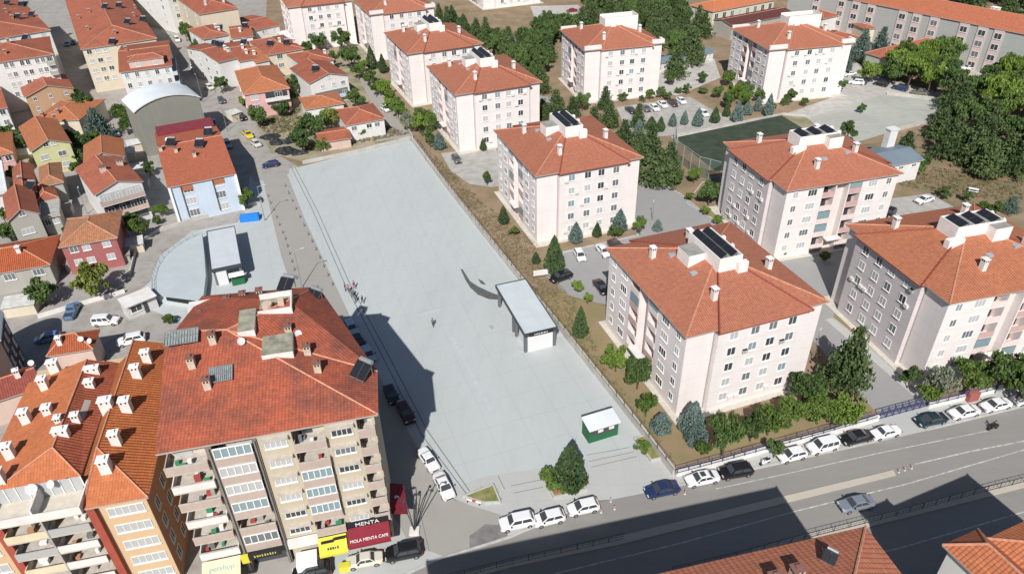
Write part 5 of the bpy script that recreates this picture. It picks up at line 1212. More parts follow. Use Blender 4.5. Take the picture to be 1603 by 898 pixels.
car('white boxy car, first of the three white ones at the plaza entrance',(786,826),(833,816),'white','suv',GK)
car('white hatchback in the middle of the three white cars at the plaza entrance',(838,820),(880,810),'white','hatch',GK)
car('white hatchback nearest the square planting bed and the red posts',(890,803),(935,793),'white','hatch',GK)
car('dark blue saloon parked between the red posts and the white wall',(1010,776),(1061,765),'navy','sedan',GK)
car('white saloon with open sunroof beside the corner of the white wall',(1073,758),(1123,748),'white','sedan',GK,sunroof=True)
car('black hatchback directly beneath the dark street tree',(1127,746),(1174,738),'black','suv',GK)
car('small white hatchback beside the parked scooter',(1217,721),(1259,711),'white','hatch',GK)
car('white estate van next to the small white hatchback',(1263,708),(1309,697),'white','van',GK)
car('black saloon bumper to bumper with a white old saloon',(1318,694),(1360,684),'black','sedan',GK)
car('white old saloon just right of the black saloon',(1362,686),(1405,676),'white','old',GK)
car('dark teal saloon parked in front of the blue gate',(1432,666),(1479,656),'teal','sedan',GK)
car('white saloon right of the dark teal saloon',(1483,654),(1531,644),'white','sedan',GK)
car('white saloon second from the right edge of the kerb row',(1534,643),(1579,633),'white','sedan',GK)
car('white saloon cut by the right edge of the photo',(1582,633),(1628,623),'white','sedan',GK)
car('silver saloon driving alone on the middle carriageway',(1313,798),(1364,787),'silver','sedan',None,'moving_car')
car('cream old saloon in front of the yellow shop awning',(546,885),(597,876),'cream','old',GK)
car('black car in front of the dark red awning',(605,874),(660,863),'black','suv',GK)
car('black car with glass roof cut by the bottom edge',(463,905),(516,893),'black','suv',GK,sunroof=True)
car('white old estate parked nearest the corner building shadow',(682,739),(661,709),'white','old')
car('white saloon beside the triangular grass bed',(703,780),(688,750),'white','sedan')
car('black car in the shadow of the corner building',(621,640),(606,604),'black','hatch')
car('dark red car in the shadow of the corner building',(645,667),(627,634),'maroon','suv')
car('pale blue car topmost in the shadow beside the stained roof',(557,528),(544,506),'light','hatch')
car('black car partly hidden by the stained roof eave',(568,549),(558,531),'black','hatch')
car('pale blue car lowest of three beside the stained roof eave',(583,568),(571,549),'light','hatch')
car('blue pickup with white cab on the side street',(121,478),(108,503),'blue','pickup',None,cat='pickup truck')
car('white van facing the small gate house',(187,505),(148,508),'white','van')
car('white car behind the tall white chimneys on the side street',(188,540),(226,532),'white','suv')
car('blue car in the shade beside the dark brown building',(65,535),(88,531),'blue','hatch')
car('dark blue car alone at the top corner of the plaza lane',(418,262),(430,260),'navy','hatch')
car('silver hatchback alone on the pale yard beside the plaza fence',(719,258),(711,247),'grey','hatch')
car('white car parked in the narrow alley',(611,178),(597,169),'white','hatch')
car('white hatchback in the parking area between two pink blocks',(912,412),(903,395),'white','hatch')
car('white saloon half behind the nearest pink block',(952,405),(937,388),'white','sedan')
car('black car parked at the plaza fence by the white board',(863,443),(893,432),'black','suv')
car('black car in the shade left of the nearest pink block',(948,462),(934,444),'black','sedan')
car('brown car peeping over the nearest pink roof',(972,393),(957,383),'brown','hatch')
car('white saloon parked right of the grey-sided block beside the metal shed',(1432,320),(1460,312),'white','sedan')
car('black car at the lower corner of the grey-sided block by the metal shed',(1385,343),(1398,331),'black','hatch')
GP='cars in the small estate car park'
for lb,x,y,c in (('leftmost dark car',987,176,'black'),('second dark car from the left',1010,173,'grey'),('leftmost white car',1024,172,'white'),('second white car',1037,167,'white'),('brown car',1053,165,'brown'),('rightmost white car of the row',1066,161,'white')):
    car(lb+' in the car park below the stair tower',(x+7,y+5),(x-7,y-6),c,'sedan',GP,detail=False)
car('white car apart from the row near the green pitch',(1109,186),(1094,175),'white','hatch',GP,detail=False)
for lb,a,b_,c,t in (('white car at the end of the blue cedar row',(1320,120),(1338,117),'white','sedan'),('white car behind the dark round shrub by the worn court',(1330,131),(1350,133),'white','suv'),('dark car under the green trees at the worn court',(1368,132),(1388,137),'black','hatch'),
    ('dark blue van at the worn court wall',(1396,138),(1420,144),'navy','van'),('olive grey car last in line at the worn court wall',(1426,146),(1450,150),'olive','sedan'),('white car in the clearing among the green trees',(1506,110),(1524,108),'white','sedan'),('dark topped white car behind the one in the tree clearing',(1524,100),(1542,98),'white','hatch'),
    ('grey car hidden among the trees at the far right',(1563,110),(1580,107),'silver','sedan'),('dark red car on the gravel at the top of the photo',(885,20),(905,18),'red','sedan')):
    car(lb,a,b_,c,t,None,detail=False)
GS='cars along the old quarter streets'
for lb,a,b_,c,t in (('silver white car beside the solar roofed pale blue house',(362,238),(352,221),'silver','suv'),('blue car in the shade of the barrel roof building',(338,203),(331,190),'blue','hatch'),('grey car in the middle of the street by the row houses',(352,167),(343,154),'grey','hatch'),
    ('cream car at the lower end of the street trees',(334,143),(324,136),'cream','hatch'),('pale car halfway along the street trees',(306,112),(298,103),'white','sedan'),('white car beside the upper street trees',(305,101),(299,92),'silver','sedan'),('large white van on the street by the trees',(282,70),(274,60),'white','van'),
    ('white car just above the street trees',(300,54),(293,47),'white','hatch'),('dark car parked at the flat white building',(278,48),(272,40),'black','hatch'),('grey car at the top of the street',(254,28),(247,20),'grey','sedan'),('black car at the very top of the street',(249,14),(243,7),'black','sedan'),
    ('dark car leftmost in the shaded side street',(107,76),(105,67),'blue','sedan'),('blue car in the shaded side street',(118,76),(115,62),'navy','sedan'),('small white truck at the mouth of the shaded side street',(160,138),(154,126),'white','van'),('white car in the lane beside the dark cedar',(184,216),(181,206),'white','sedan'),
    ('dark car by the white row at street level',(384,192),(376,182),'black','hatch')):
    car(lb,a,b_,c,t,GS,detail=False)
car('small yellow utility truck beside the black tyre heaps',(394,219),(384,209),'yellow','pickup',None,'utility_truck',cat='utility truck',detail=False)
car('beige car beside the yellow utility truck',(407,232),(396,224),'cream','hatch',None,detail=False)
# scooter and motorcyclist
def tube_path(b,P,r,n=6,m=0):
    for a,c in zip(P[:-1],P[1:]): b.tube(a,c,r,n=n,m=m)
def scooter(label,px,rz,c,name='scooter'):
    p=G(*px); r=thing(name,label,name,(p.x,p.y,.03),rz)
    for x in (-.62,.62):
        q=MB(); q.tube((0,-.06,0),(0,.06,0),.25,n=12); q.build('wheel',[RUB],r,loc=(x,0,.25))
    q=MB(); q.prism([(-.75,-.16),(-.1,-.18),(.1,-.1),(.1,.1),(-.1,.18),(-.75,.16)],.45,.78); q.prism([(.1,-.15),(.5,-.1),(.5,.1),(.1,.15)],.28,.4); q.tube((.5,0,.35),(.35,0,1.05),.12,.06,n=6); q.build('body',[paint(c,COL[c])],r)
    q=MB(); q.box(-.7,-.13,.78,.0,.13,.88); q.build('seat',[BLK],r)
    q=MB(); q.tube((.36,-.33,1.08),(.36,.33,1.08),.025,n=5); q.build('handlebar',[BLK],r)
    return r
scooter('white scooter parked between the black and the small white hatchback',(1197,726),R_(200),'white')
scooter('dark motorcycle ridden along the roadway below the white saloons',(1553,672),R_(195),'black','motorcycle')
# ---------------------------------------------------------------- people: one skinned figure per pose
SKIN_M=mat('skin',(.42,.25,.17),.6); HAIR_M=mat('hair_dark',(.02,.015,.012),.8)
def person(label,px,rz,shirt,trousers,pose='stand',z=.02,group=None,P=None):
    s=1.0; J={}
    sit=pose=='sit'; st={'stand':.06,'walk':.26,'sit':.1}[pose]
    hz=.95 if not sit else .86
    V=[(0,0,hz),(0,0,hz+.22),(0,0,hz+.45),(0,0,hz+.56),(0.02,0,hz+.72),(0.02,0,hz+.80)]
    Rr=[.15,.13,.16,.06,.10,.085]; E_=[(0,1),(1,2),(2,3),(3,4),(4,5)]
    for sy,ph in ((1,1),(-1,-1)):
        i=len(V)
        if sit: V+=[(.05,.10*sy,hz-.02),(.42,.14*sy,hz-.12),(.38,.15*sy,hz-.5),(.46,.15*sy,hz-.54)]
        else: V+=[(0,.09*sy,hz-.06),(.04+st*.5*ph,.10*sy,.50),(st*ph,.10*sy,.09),(st*ph+.15,.11*sy,.045)]
        Rr+=[.10,.065,.045,.04]; E_+=[(0,i),(i,i+1),(i+1,i+2),(i+2,i+3)]
        i=len(V)
        if sit: V+=[(.0,.20*sy,hz+.43),(.18,.26*sy,hz+.2),(.42,.24*sy,hz+.22),(.50,.24*sy,hz+.22)]
        else: V+=[(0,.20*sy,hz+.42),(-.03-st*.3*ph,.26*sy,hz+.14),(.06-st*.5*ph,.27*sy,hz-.08),(.09-st*.55*ph,.27*sy,hz-.16)]
        Rr+=[.065,.048,.036,.035]; E_+=[(2,i),(i,i+1),(i+1,i+2),(i+2,i+3)]
    me=bpy.data.meshes.new('tmp'); me.from_pydata(V,E_,[]); o=bpy.data.objects.new('tmp',me); col.objects.link(o)
    md=o.modifiers.new('s','SKIN'); 
    for k,v in enumerate(me.skin_vertices[0].data): v.radius=(Rr[k],Rr[k]); v.use_root=(k==0)
    sb=o.modifiers.new('d','SUBSURF'); sb.levels=1; sb.render_levels=1
    dg=bpy.context.evaluated_depsgraph_get(); m2=bpy.data.meshes.new_from_object(o.evaluated_get(dg)); bpy.data.objects.remove(o)
    m2.materials.clear(); 
    for m_ in (SKIN_M,shirt,trousers,BLK): m2.materials.append(m_)
    for p in m2.polygons:
        c=p.center; zz=c.z
        if zz>hz+.52: k=0
        elif zz>hz-.0 and abs(c.y)<.32 and not (sit and c.x>.38): k=1 if not (zz<hz+.0) else 2
        elif abs(c.y)>.20 and zz<hz-.02 and not sit: k=0
        elif zz<.12: k=3
        else: k=2
        p.material_index=k; p.use_smooth=True
    g=P if P is not None else G(*px)
    r=mk('person',m2,None,(g.x,g.y,z),(0,0,rz)); tag(r,label,'person',group)
    h=MB(); n=8
    for i in range(3):
        for k in range(n):
            def pt(a,b_): t=a*.6; return (.015+.115*math.sin(t)*math.cos(b_)-.02,.105*math.sin(t)*math.sin(b_),hz+.775+.115*math.cos(t))
            b0,b1=2*math.pi*k/n,2*math.pi*(k+1)/n
            h.face([pt(i,b0),pt(i+1,b0),pt(i+1,b1),pt(i,b1)])
    h.build('hair',[HAIR_M],r,smooth=True)
    f=MB(); f.box(.105,-.045,hz+.74,.125,-.02,hz+.755,0); f.box(.105,.02,hz+.74,.125,.045,hz+.755,0); f.tube((.11,0,hz+.74),(.135,0,hz+.70),.015,n=5,m=1); f.build('face_features',[HAIR_M,SKIN_M],r)
    return r
C_=lambda n,c: mat('cloth_'+n,c,.9)
red,dk,gr_,pk,wt,gn=C_('red',(.35,.04,.07)),C_('dark',(.03,.032,.04)),C_('grey',(.12,.12,.13)),C_('rose',(.42,.14,.18)),C_('white',(.6,.6,.6)),C_('green',(.05,.13,.05))
GW='people standing on the plaza beside the drain channel'
person('person in dark clothes leftmost of the group beside the drain channel',(541,456),.4,dk,dk,'stand',group=GW)
person('person in rose top next to the leftmost dark one on the plaza',(546,458),1.2,pk,gr_,'stand',group=GW)
person('person in red top, highest of the group on the plaza',(555,452),-.8,red,gr_,'walk',group=GW)
person('person in dark grey standing in the middle of the plaza group',(552,465),2.0,gr_,dk,'stand',group=GW)
person('person in black close beside the one in dark grey on the plaza',(556,467),-.4,dk,dk,'walk',group=GW)
person('person in grey top lowest of the group on the plaza',(557,474),.8,gr_,dk,'walk',group=GW)
person('person in dark top rightmost of the group on the plaza',(568,475),2.6,dk,gr_,'walk',group=GW)
person('person in dark clothes walking alone in the middle of the plaza',(678,511),-1.6,gr_,dk,'walk')
person('person in dark clothes sitting on the moving motorcycle',(1553,672),R_(195),dk,dk,'sit',z=.05)
person('person in green top beside the dark red side awning',(614,833),.3,gn,dk,'stand')
# ---------------------------------------------------------------- posts, lamps, cones
def lamp(label,px,h,arm,dirn,m=GRM,group='street lamps'):
    p=G(*px); r=thing('street_lamp',label,'street lamp',(p.x,p.y,0),dirn,group)
    q=MB(); q.tube((0,0,0),(0,0,h),.09,.05,n=7); q.tube((0,0,h-.05),(arm,0,h+.25),.045,.03,n=5); q.box(-.2,-.2,0,.2,.2,.25); q.build('pole',[m],r)
    q=MB(); q.prism([(arm-.1,-.11),(arm+.55,-.08),(arm+.55,.08),(arm-.1,.11)],h+.2,h+.32); q.build('lamp_head',[mat('lamp_head_grey',(.5,.5,.5),.4)],r); return r
lamp('slim street lamp on the left side of the lane by the blue box',(415,345),8,1.2,.3)
lamp('slim street lamp on the left side of the lane above the stained roof',(473,450),8,1.2,.3)
lamp('slim lamp in the paved drive by the parked cars between the pink blocks',(1021,345),4,.5,1.5)
lamp('slim lamp in the shaded drive between the grey-sided blocks',(1343,412),6,.8,2)
lamp('slim lamp beside the big pine at the driveway',(1272,560),5,.6,1)
lamp('white lamp in the dark side street at the left',(137,335),6,.5,1.9)
lamp('lamp at the blue cedars by the school',(1345,123),8,1,2.5)
lamp('lamp at the right corner of the worn court',(1470,158),9,.8,2.0)
lamp('lamp in the street beside the barrel roof building',(318,160),8,.7,2.2)
lamp('lamp on the street below the upper row houses',(356,206),7,.7,2.2)
p=G(649,832); r=thing('lamp_cluster','black street lamp with several flaring arms by the lane end','street lamp',(p.x,p.y,0),0)
q=MB(); q.box(-.6,-.6,0,.6,.6,.35); q.build('base',[WDIRT],r)
for tx,ty,h in ((-1.6,.4,6.2),(-.7,.2,5.7),(.5,.8,6.0),(1.2,-.3,7.4),(2.6,.2,7.4)):
    q=MB(); pts=[Vector((0,0,.3)),Vector((tx*.25,ty*.3,h*.4)),Vector((tx*.6,ty*.7,h*.8)),Vector((tx*.85,ty,h)),Vector((tx*1.05,ty,h+.05))]
    for a,c in zip(pts[:-1],pts[1:]): q.tube(a,c,.07,.06,n=6)
    o=q.build('arm',[DKM],r); q=MB(); e=pts[-1]; q.tube(e-Vector((0,0,.12)),e+Vector((0,0,.06)),.22,.12,n=8); q.build('lamp_head',[DKM],o)
BOLM=MB(); BOLM.tube((0,0,0),(0,0,.75),.07,n=7); BOLM.tube((0,0,.75),(0,0,.84),.07,.02,n=7); BOLM.box(-.16,-.16,0,.16,.16,.06); bol=BOLM.mesh('bollard',[mat('bollard_grey',(.13,.11,.11),.6)])
ORD=['first','second','third','fourth','fifth','sixth','seventh','eighth','ninth','tenth','eleventh','twelfth','thirteenth','fourteenth']
def row(a,b_,n,lab,grp,me,name,cat,off=0,z=.02):
    A,B_=G(*a),G(*b_)
    for i in range(n):
        p=A.lerp(B_,i/(n-1)); o=mk(name,me,None,(p.x,p.y,z)); tag(o,ORD[i+off]+' '+lab,cat,grp)
row((447,292),(483,368),7,'bollard counting down the plaza side of the lane','bollards on the plaza side of the lane',bol,'bollard','bollard')
row((489,379),(521,446),6,'bollard counting down the plaza side of the lane','bollards on the plaza side of the lane',bol,'bollard','bollard',7)
row((420,308),(443,365),6,'bollard counting down the left side of the lane','bollards on the left side of the lane',bol,'bollard','bollard')
row((447,375),(465,436),6,'bollard counting down the left side of the lane','bollards on the left side of the lane',bol,'bollard','bollard',6)
REDM=mat('post_red',(.55,.05,.03),.5); 
q=MB(); q.tube((0,0,0),(0,0,.7),.045,n=7,m=0); q.tube((0,0,.3),(0,0,.42),.049,n=7,m=1); q.tube((0,0,.55),(0,0,.63),.049,n=7,m=1); q.box(-.11,-.11,0,.11,.11,.04,1); pm=q.mesh('traffic_post',[REDM,WHT])
for (x,y,l) in ((935,788,'nearest the white hatchback'),(941,802,'closest to the roadway'),(956,785,'farthest from the roadway'),(962,797,'rightmost of four by the hatchback'),(1072,773,'in front of the white sunroof saloon')):
    p=G(x,y); tag(mk('traffic_post',pm,None,(p.x,p.y,.03)),'red and white traffic post '+l,'traffic post','traffic posts at the plaza entrance')
for (x,y,l) in ((1407,739,'first'),(1416,736,'middle'),(1427,733,'last')):
    p=G(x,y); tag(mk('traffic_post',pm,None,(p.x,p.y,.03)),l+' red post from the kerb tip of the central reservation','traffic post','posts at the reservation tip')
# odds and ends
p=G(392,344); r=thing('blue_box','bright blue covered container on the pavement below the pale blue house','container',(p.x,p.y,.02),.18)
q=MB(); q.prism([(-2.0,-.95),(2.0,-.95),(2.0,.95),(-2.0,.95)],0,1.15); q.build('body',[mat('blue_tarp',(.02,.19,.62),.5,noise=.12,scale=1.5)],r)
q=MB(); q.face([(-1.95,-.9,1.151),(1.95,-.9,1.151),(1.8,0,1.45),(-1.8,0,1.45)]); q.face([(1.95,.9,1.151),(-1.95,.9,1.151),(-1.8,0,1.45),(1.8,0,1.45)]); q.face([(-1.95,-.9,1.151),(-1.8,0,1.45),(-1.95,.9,1.151)]); q.face([(1.95,.9,1.151),(1.8,0,1.45),(1.95,-.9,1.151)]); q.build('cover',[mat('blue_tarp',(0,0,0))],r)
def lump(label,px,rx,ry,h,m,seed,cat='heap',name='heap'):
    rr=random.Random(seed); n=22; k_=7; p=G(*px); q=MB()
    ph=[rr.uniform(0,6) for _ in range(6)]
    def P_(i,j):
        a=2*math.pi*j/n; t=i/k_; rad=math.cos(t*math.pi/2)*(1+.16*math.sin(3*a+ph[0])+.1*math.sin(7*a+ph[1]))
        zz=h*math.sin(t*math.pi/2)*(1+.18*math.sin(4*a+ph[2]+t*5)+.1*math.sin(9*a+ph[3]-t*7)); return (rx*rad*math.cos(a),ry*rad*math.sin(a),max(0,zz) if i else -.05)
    for i in range(k_):
        for j in range(n): q.face([P_(i,j),P_(i,(j+1)%n),P_(i+1,(j+1)%n),P_(i+1,j)])
    return tag(q.build(name,[m],None,loc=(p.x,p.y,0)),label,cat)
TARP=mat('black_sheeting',(.022,.024,.026),.55,noise=.4,scale=1.5)
for i,(x,y,a,b_,h,l) in enumerate(((424,216,2.6,1.8,1.0,'largest black sheeting heap farthest from the plaza'),(437,224,2.8,1.5,.9,'long black sheeting heap in the middle'),(448,238,2.6,1.9,1.2,'round black sheeting heap at the plaza corner'),(468,240,2.2,1.4,.8,'low black sheeting heap nearest the garden wall'),(455,222,1.8,1.6,1.2,'black sheeting heap against the walnut trees'))):
    lump(l,(x,y),a,b_,h,TARP,i)
p=G(848,434); r=thing('notice_board','white board standing behind the plaza fence near the black car','board',(p.x,p.y,0),.2)
q=MB(); q.box(-1.6,-.04,.5,1.6,.04,1.7); q.build('panel',[WDIRT],r)
for x in (-1.4,1.4): q=MB(); q.tube((x,.08,0),(x,.08,1.7),.04,n=5); q.build('leg',[GRM],r)
p=G(1523,300); r=thing('picnic_table','white picnic table with benches on the lawn under the cedars','picnic table',(p.x,p.y,0),-.5)
q=MB(); q.box(-1,-.4,.7,1,.4,.76); q.build('table_top',[WHT],r)
for s_ in (-1,1): q=MB(); q.box(-1,s_*.75-.13,.42,1,s_*.75+.13,.46); q.build('bench',[WHT],r)
for x in (-.7,.7): q=MB(); q.box(x-.05,-.8,0,x+.05,.8,.05); q.box(x-.05,-.1,.05,x+.05,.1,.7); q.build('leg',[WHT],r)
p=G(1519,625); q=MB(); q.obox((p.x,p.y),Vector((1,.25)),.9,.5,0,1.5); tag(q.build('cabinet',[mat('cabinet_red',(.33,.11,.09),.8)]),'reddish street cabinet against the white wall at right','cabinet')
p=G(742,786); r=thing('road_barrier','small red and white barrier lying by the triangular grass bed','barrier',(p.x,p.y,.03),-.35)
q=MB(); q.box(-1,-.05,.15,1,.05,.4,0); q.box(-.25,-.055,.14,.25,.055,.41,1); q.build('panel',[WHT,REDM],r)
for x in (-.8,.8): q=MB(); q.box(x-.05,-.3,0,x+.05,.3,.149); q.build('foot',[BLK],r)
p=G(541,891); q=MB(); q.obox((p.x,p.y),Vector((1,.2)),.65,.35,0,1.0); tag(q.build('yellow_sign_box',[YEL]),'yellow street box in front of the cream old saloon','box')
p=G(770,513); q=MB(); q.obox((p.x,p.y),Vector((.6,-1)),.5,.22,.012,.2); tag(q.build('drain_box',[CONC]),'small grey box lying alone on the plaza by the pavilion','box')
# ---------------------------------------------------------------- trees
LM={'d':leaf_mat('leaf_mid',(.022,.045,.012),(.125,.19,.042)),'b':leaf_mat('leaf_bright',(.035,.075,.012),(.17,.25,.045)),'k':leaf_mat('leaf_dark',(.018,.040,.013),(.105,.165,.048)),
'p':leaf_mat('needle_dark',(.018,.036,.014),(.105,.15,.055)),'s':leaf_mat('needle_blue',(.035,.065,.06),(.17,.235,.21)),'c':leaf_mat('needle_green',(.016,.038,.014),(.075,.12,.045)),'e':leaf_mat('cedar_blue',(.025,.05,.044),(.12,.17,.14)),
'y':leaf_mat('leaf_yellow',(.05,.075,.015),(.24,.27,.06)),'g':leaf_mat('leaf_grey',(.055,.065,.04),(.22,.235,.17))}
BARK=mat('bark',(.10,.075,.055),.95,noise=.25,scale=4)
def crown_mesh(kind,seed):
    rr=random.Random(seed); V=[];Fc=[]
    def leaf(c,s,up=.3):
        a=Vector((rr.gauss(0,1),rr.gauss(0,1),rr.gauss(0,1)*up+.0)).normalized(); b_=a.cross(Vector((rr.gauss(0,1),rr.gauss(0,1),rr.gauss(0,1)))).normalized()
        a*=s*rr.uniform(.7,1.3); b_*=s*rr.uniform(.45,.8); i=len(V)
        V.extend([c-a*.9,c+b_-a*.1,c+a,c-b_+a*.1]); Fc.append((i,i+1,i+2,i+3))
    if kind in 'dbkyg':
        nc=rr.randint(17,24); cl=[]
        for i in range(nc):
            t=rr.random(); a=2.4*i+rr.uniform(-.5,.5); el=rr.uniform(-.45,1); rad=.72*math.sqrt(max(0,1-el*el*.8))*rr.uniform(.45,1.15)
            cl.append((Vector((rad*math.cos(a),rad*math.sin(a),.58+.28*el+rr.uniform(-.05,.07))),rr.uniform(.15,.34)))
        cl.append((Vector((0,0,.58)),.36)); 
        dens=170 if kind!='g' else 80
        for c,r in cl:
            for _ in range(int(dens*(r/.33)**1.5)):
                v=Vector((rr.gauss(0,1),rr.gauss(0,1),rr.gauss(0,1))).normalized()*r*(rr.random()**.35)
                leaf(c+Vector((v.x,v.y,v.z*.42)),.062,1)
    elif kind in 'pe':
        n=9 if kind=='p' else 10
        for i in range(n):
            t=i/(n-1); zc=.22+.72*t; R0=(1-.86*t**1.2)*(.95 if kind=='p' else 1.05); nb=max(4,int(11*(1-t)+3))
            for k in range(nb):
                a=2*math.pi*(k+rr.random()*.6)/nb+i*.7; L=R0*rr.uniform(.6,1.1)
                for j in range(int(22+ (14 if kind=='e' else 16)*L*2)):
                    u=rr.random()**.6*L; c=Vector((u*math.cos(a)+rr.gauss(0,.085),u*math.sin(a)+rr.gauss(0,.085),zc+rr.gauss(0,.022)-u*(.08 if kind=='p' else .03)))
                    leaf(c,.055,.35)
    elif kind in 'sc':
        for i in range(2400):
            t=rr.random()**1.35; zc=.06+.9*t; lay=math.sin(zc*46)*.07; R0=(math.sin(min(1,(t+.12)*2.6)*math.pi/2))*(1-t)**.72*1.05
            a=rr.uniform(0,6.283); R1=R0*(1+lay+.12*math.sin(5*a+t*9))*(1-.35*rr.random()**2.5)
            leaf(Vector((R1*math.cos(a),R1*math.sin(a),zc)),.062,.5)
    me=bpy.data.meshes.new('crown'); me.from_pydata([tuple(v) for v in V],[],Fc); me.materials.append(LM[kind]); me.update(); return me
def trunk_mesh(kind,seed):
    rr=random.Random(seed); b=MB(); top=.62 if kind in 'dbkyg' else .9
    p=Vector((0,0,0)); rad=.075
    for i in range(4):
        q=p+Vector((rr.gauss(0,.02),rr.gauss(0,.02),top/4)); b.tube(p,q,rad,rad*.78,n=6,cap=False); p=q; rad*=.78
        if i>=1:
            for k in range(2):
                a=rr.uniform(0,6.28); L=rr.uniform(.35,.55)*(1 if kind in 'dbkyg' else (1-i*.2)); b.tube(p-Vector((0,0,.06)),p+Vector((L*math.cos(a),L*math.sin(a),.13)),rad*.55,rad*.2,n=5,cap=False)
    return b.mesh('trunk',[BARK])
CM={k:[crown_mesh(k,hash(k)%7+i*31+ord(k)) for i in range(4 if k in 'dkpb' else 3)] for k in LM}
TM={k:[trunk_mesh(k,i*17+3) for i in range(2)] for k in ('d','p')}
def tree(kind,px,py,h,r,label,group=None,frac=.6,name=None,cat=None,world=None):
    P=world if world is not None else G(px,py,h*frac)
    nm=name or {'p':'pine_tree','e':'cedar_tree','s':'spruce_tree','c':'conifer_tree'}.get(kind,'tree')
    root=thing(nm,label,cat or {'pine_tree':'pine tree','cedar_tree':'cedar tree','spruce_tree':'spruce tree','conifer_tree':'conifer','shrub':'shrub'}.get(nm,'tree'),(P.x,P.y,0),rnd.uniform(0,6.28),group)
    mk('trunk',rnd.choice(TM['d' if kind in 'dbkyg' else 'p']),root,scale=(r*.9,r*.9,h)); mk('crown',rnd.choice(CM[kind]),root,scale=(r,r,h)); return root
def shrub(kind,px,py,h,r,label,group=None): return tree(kind,px,py,h,r,label,group,frac=.5,name='shrub')
T=tree
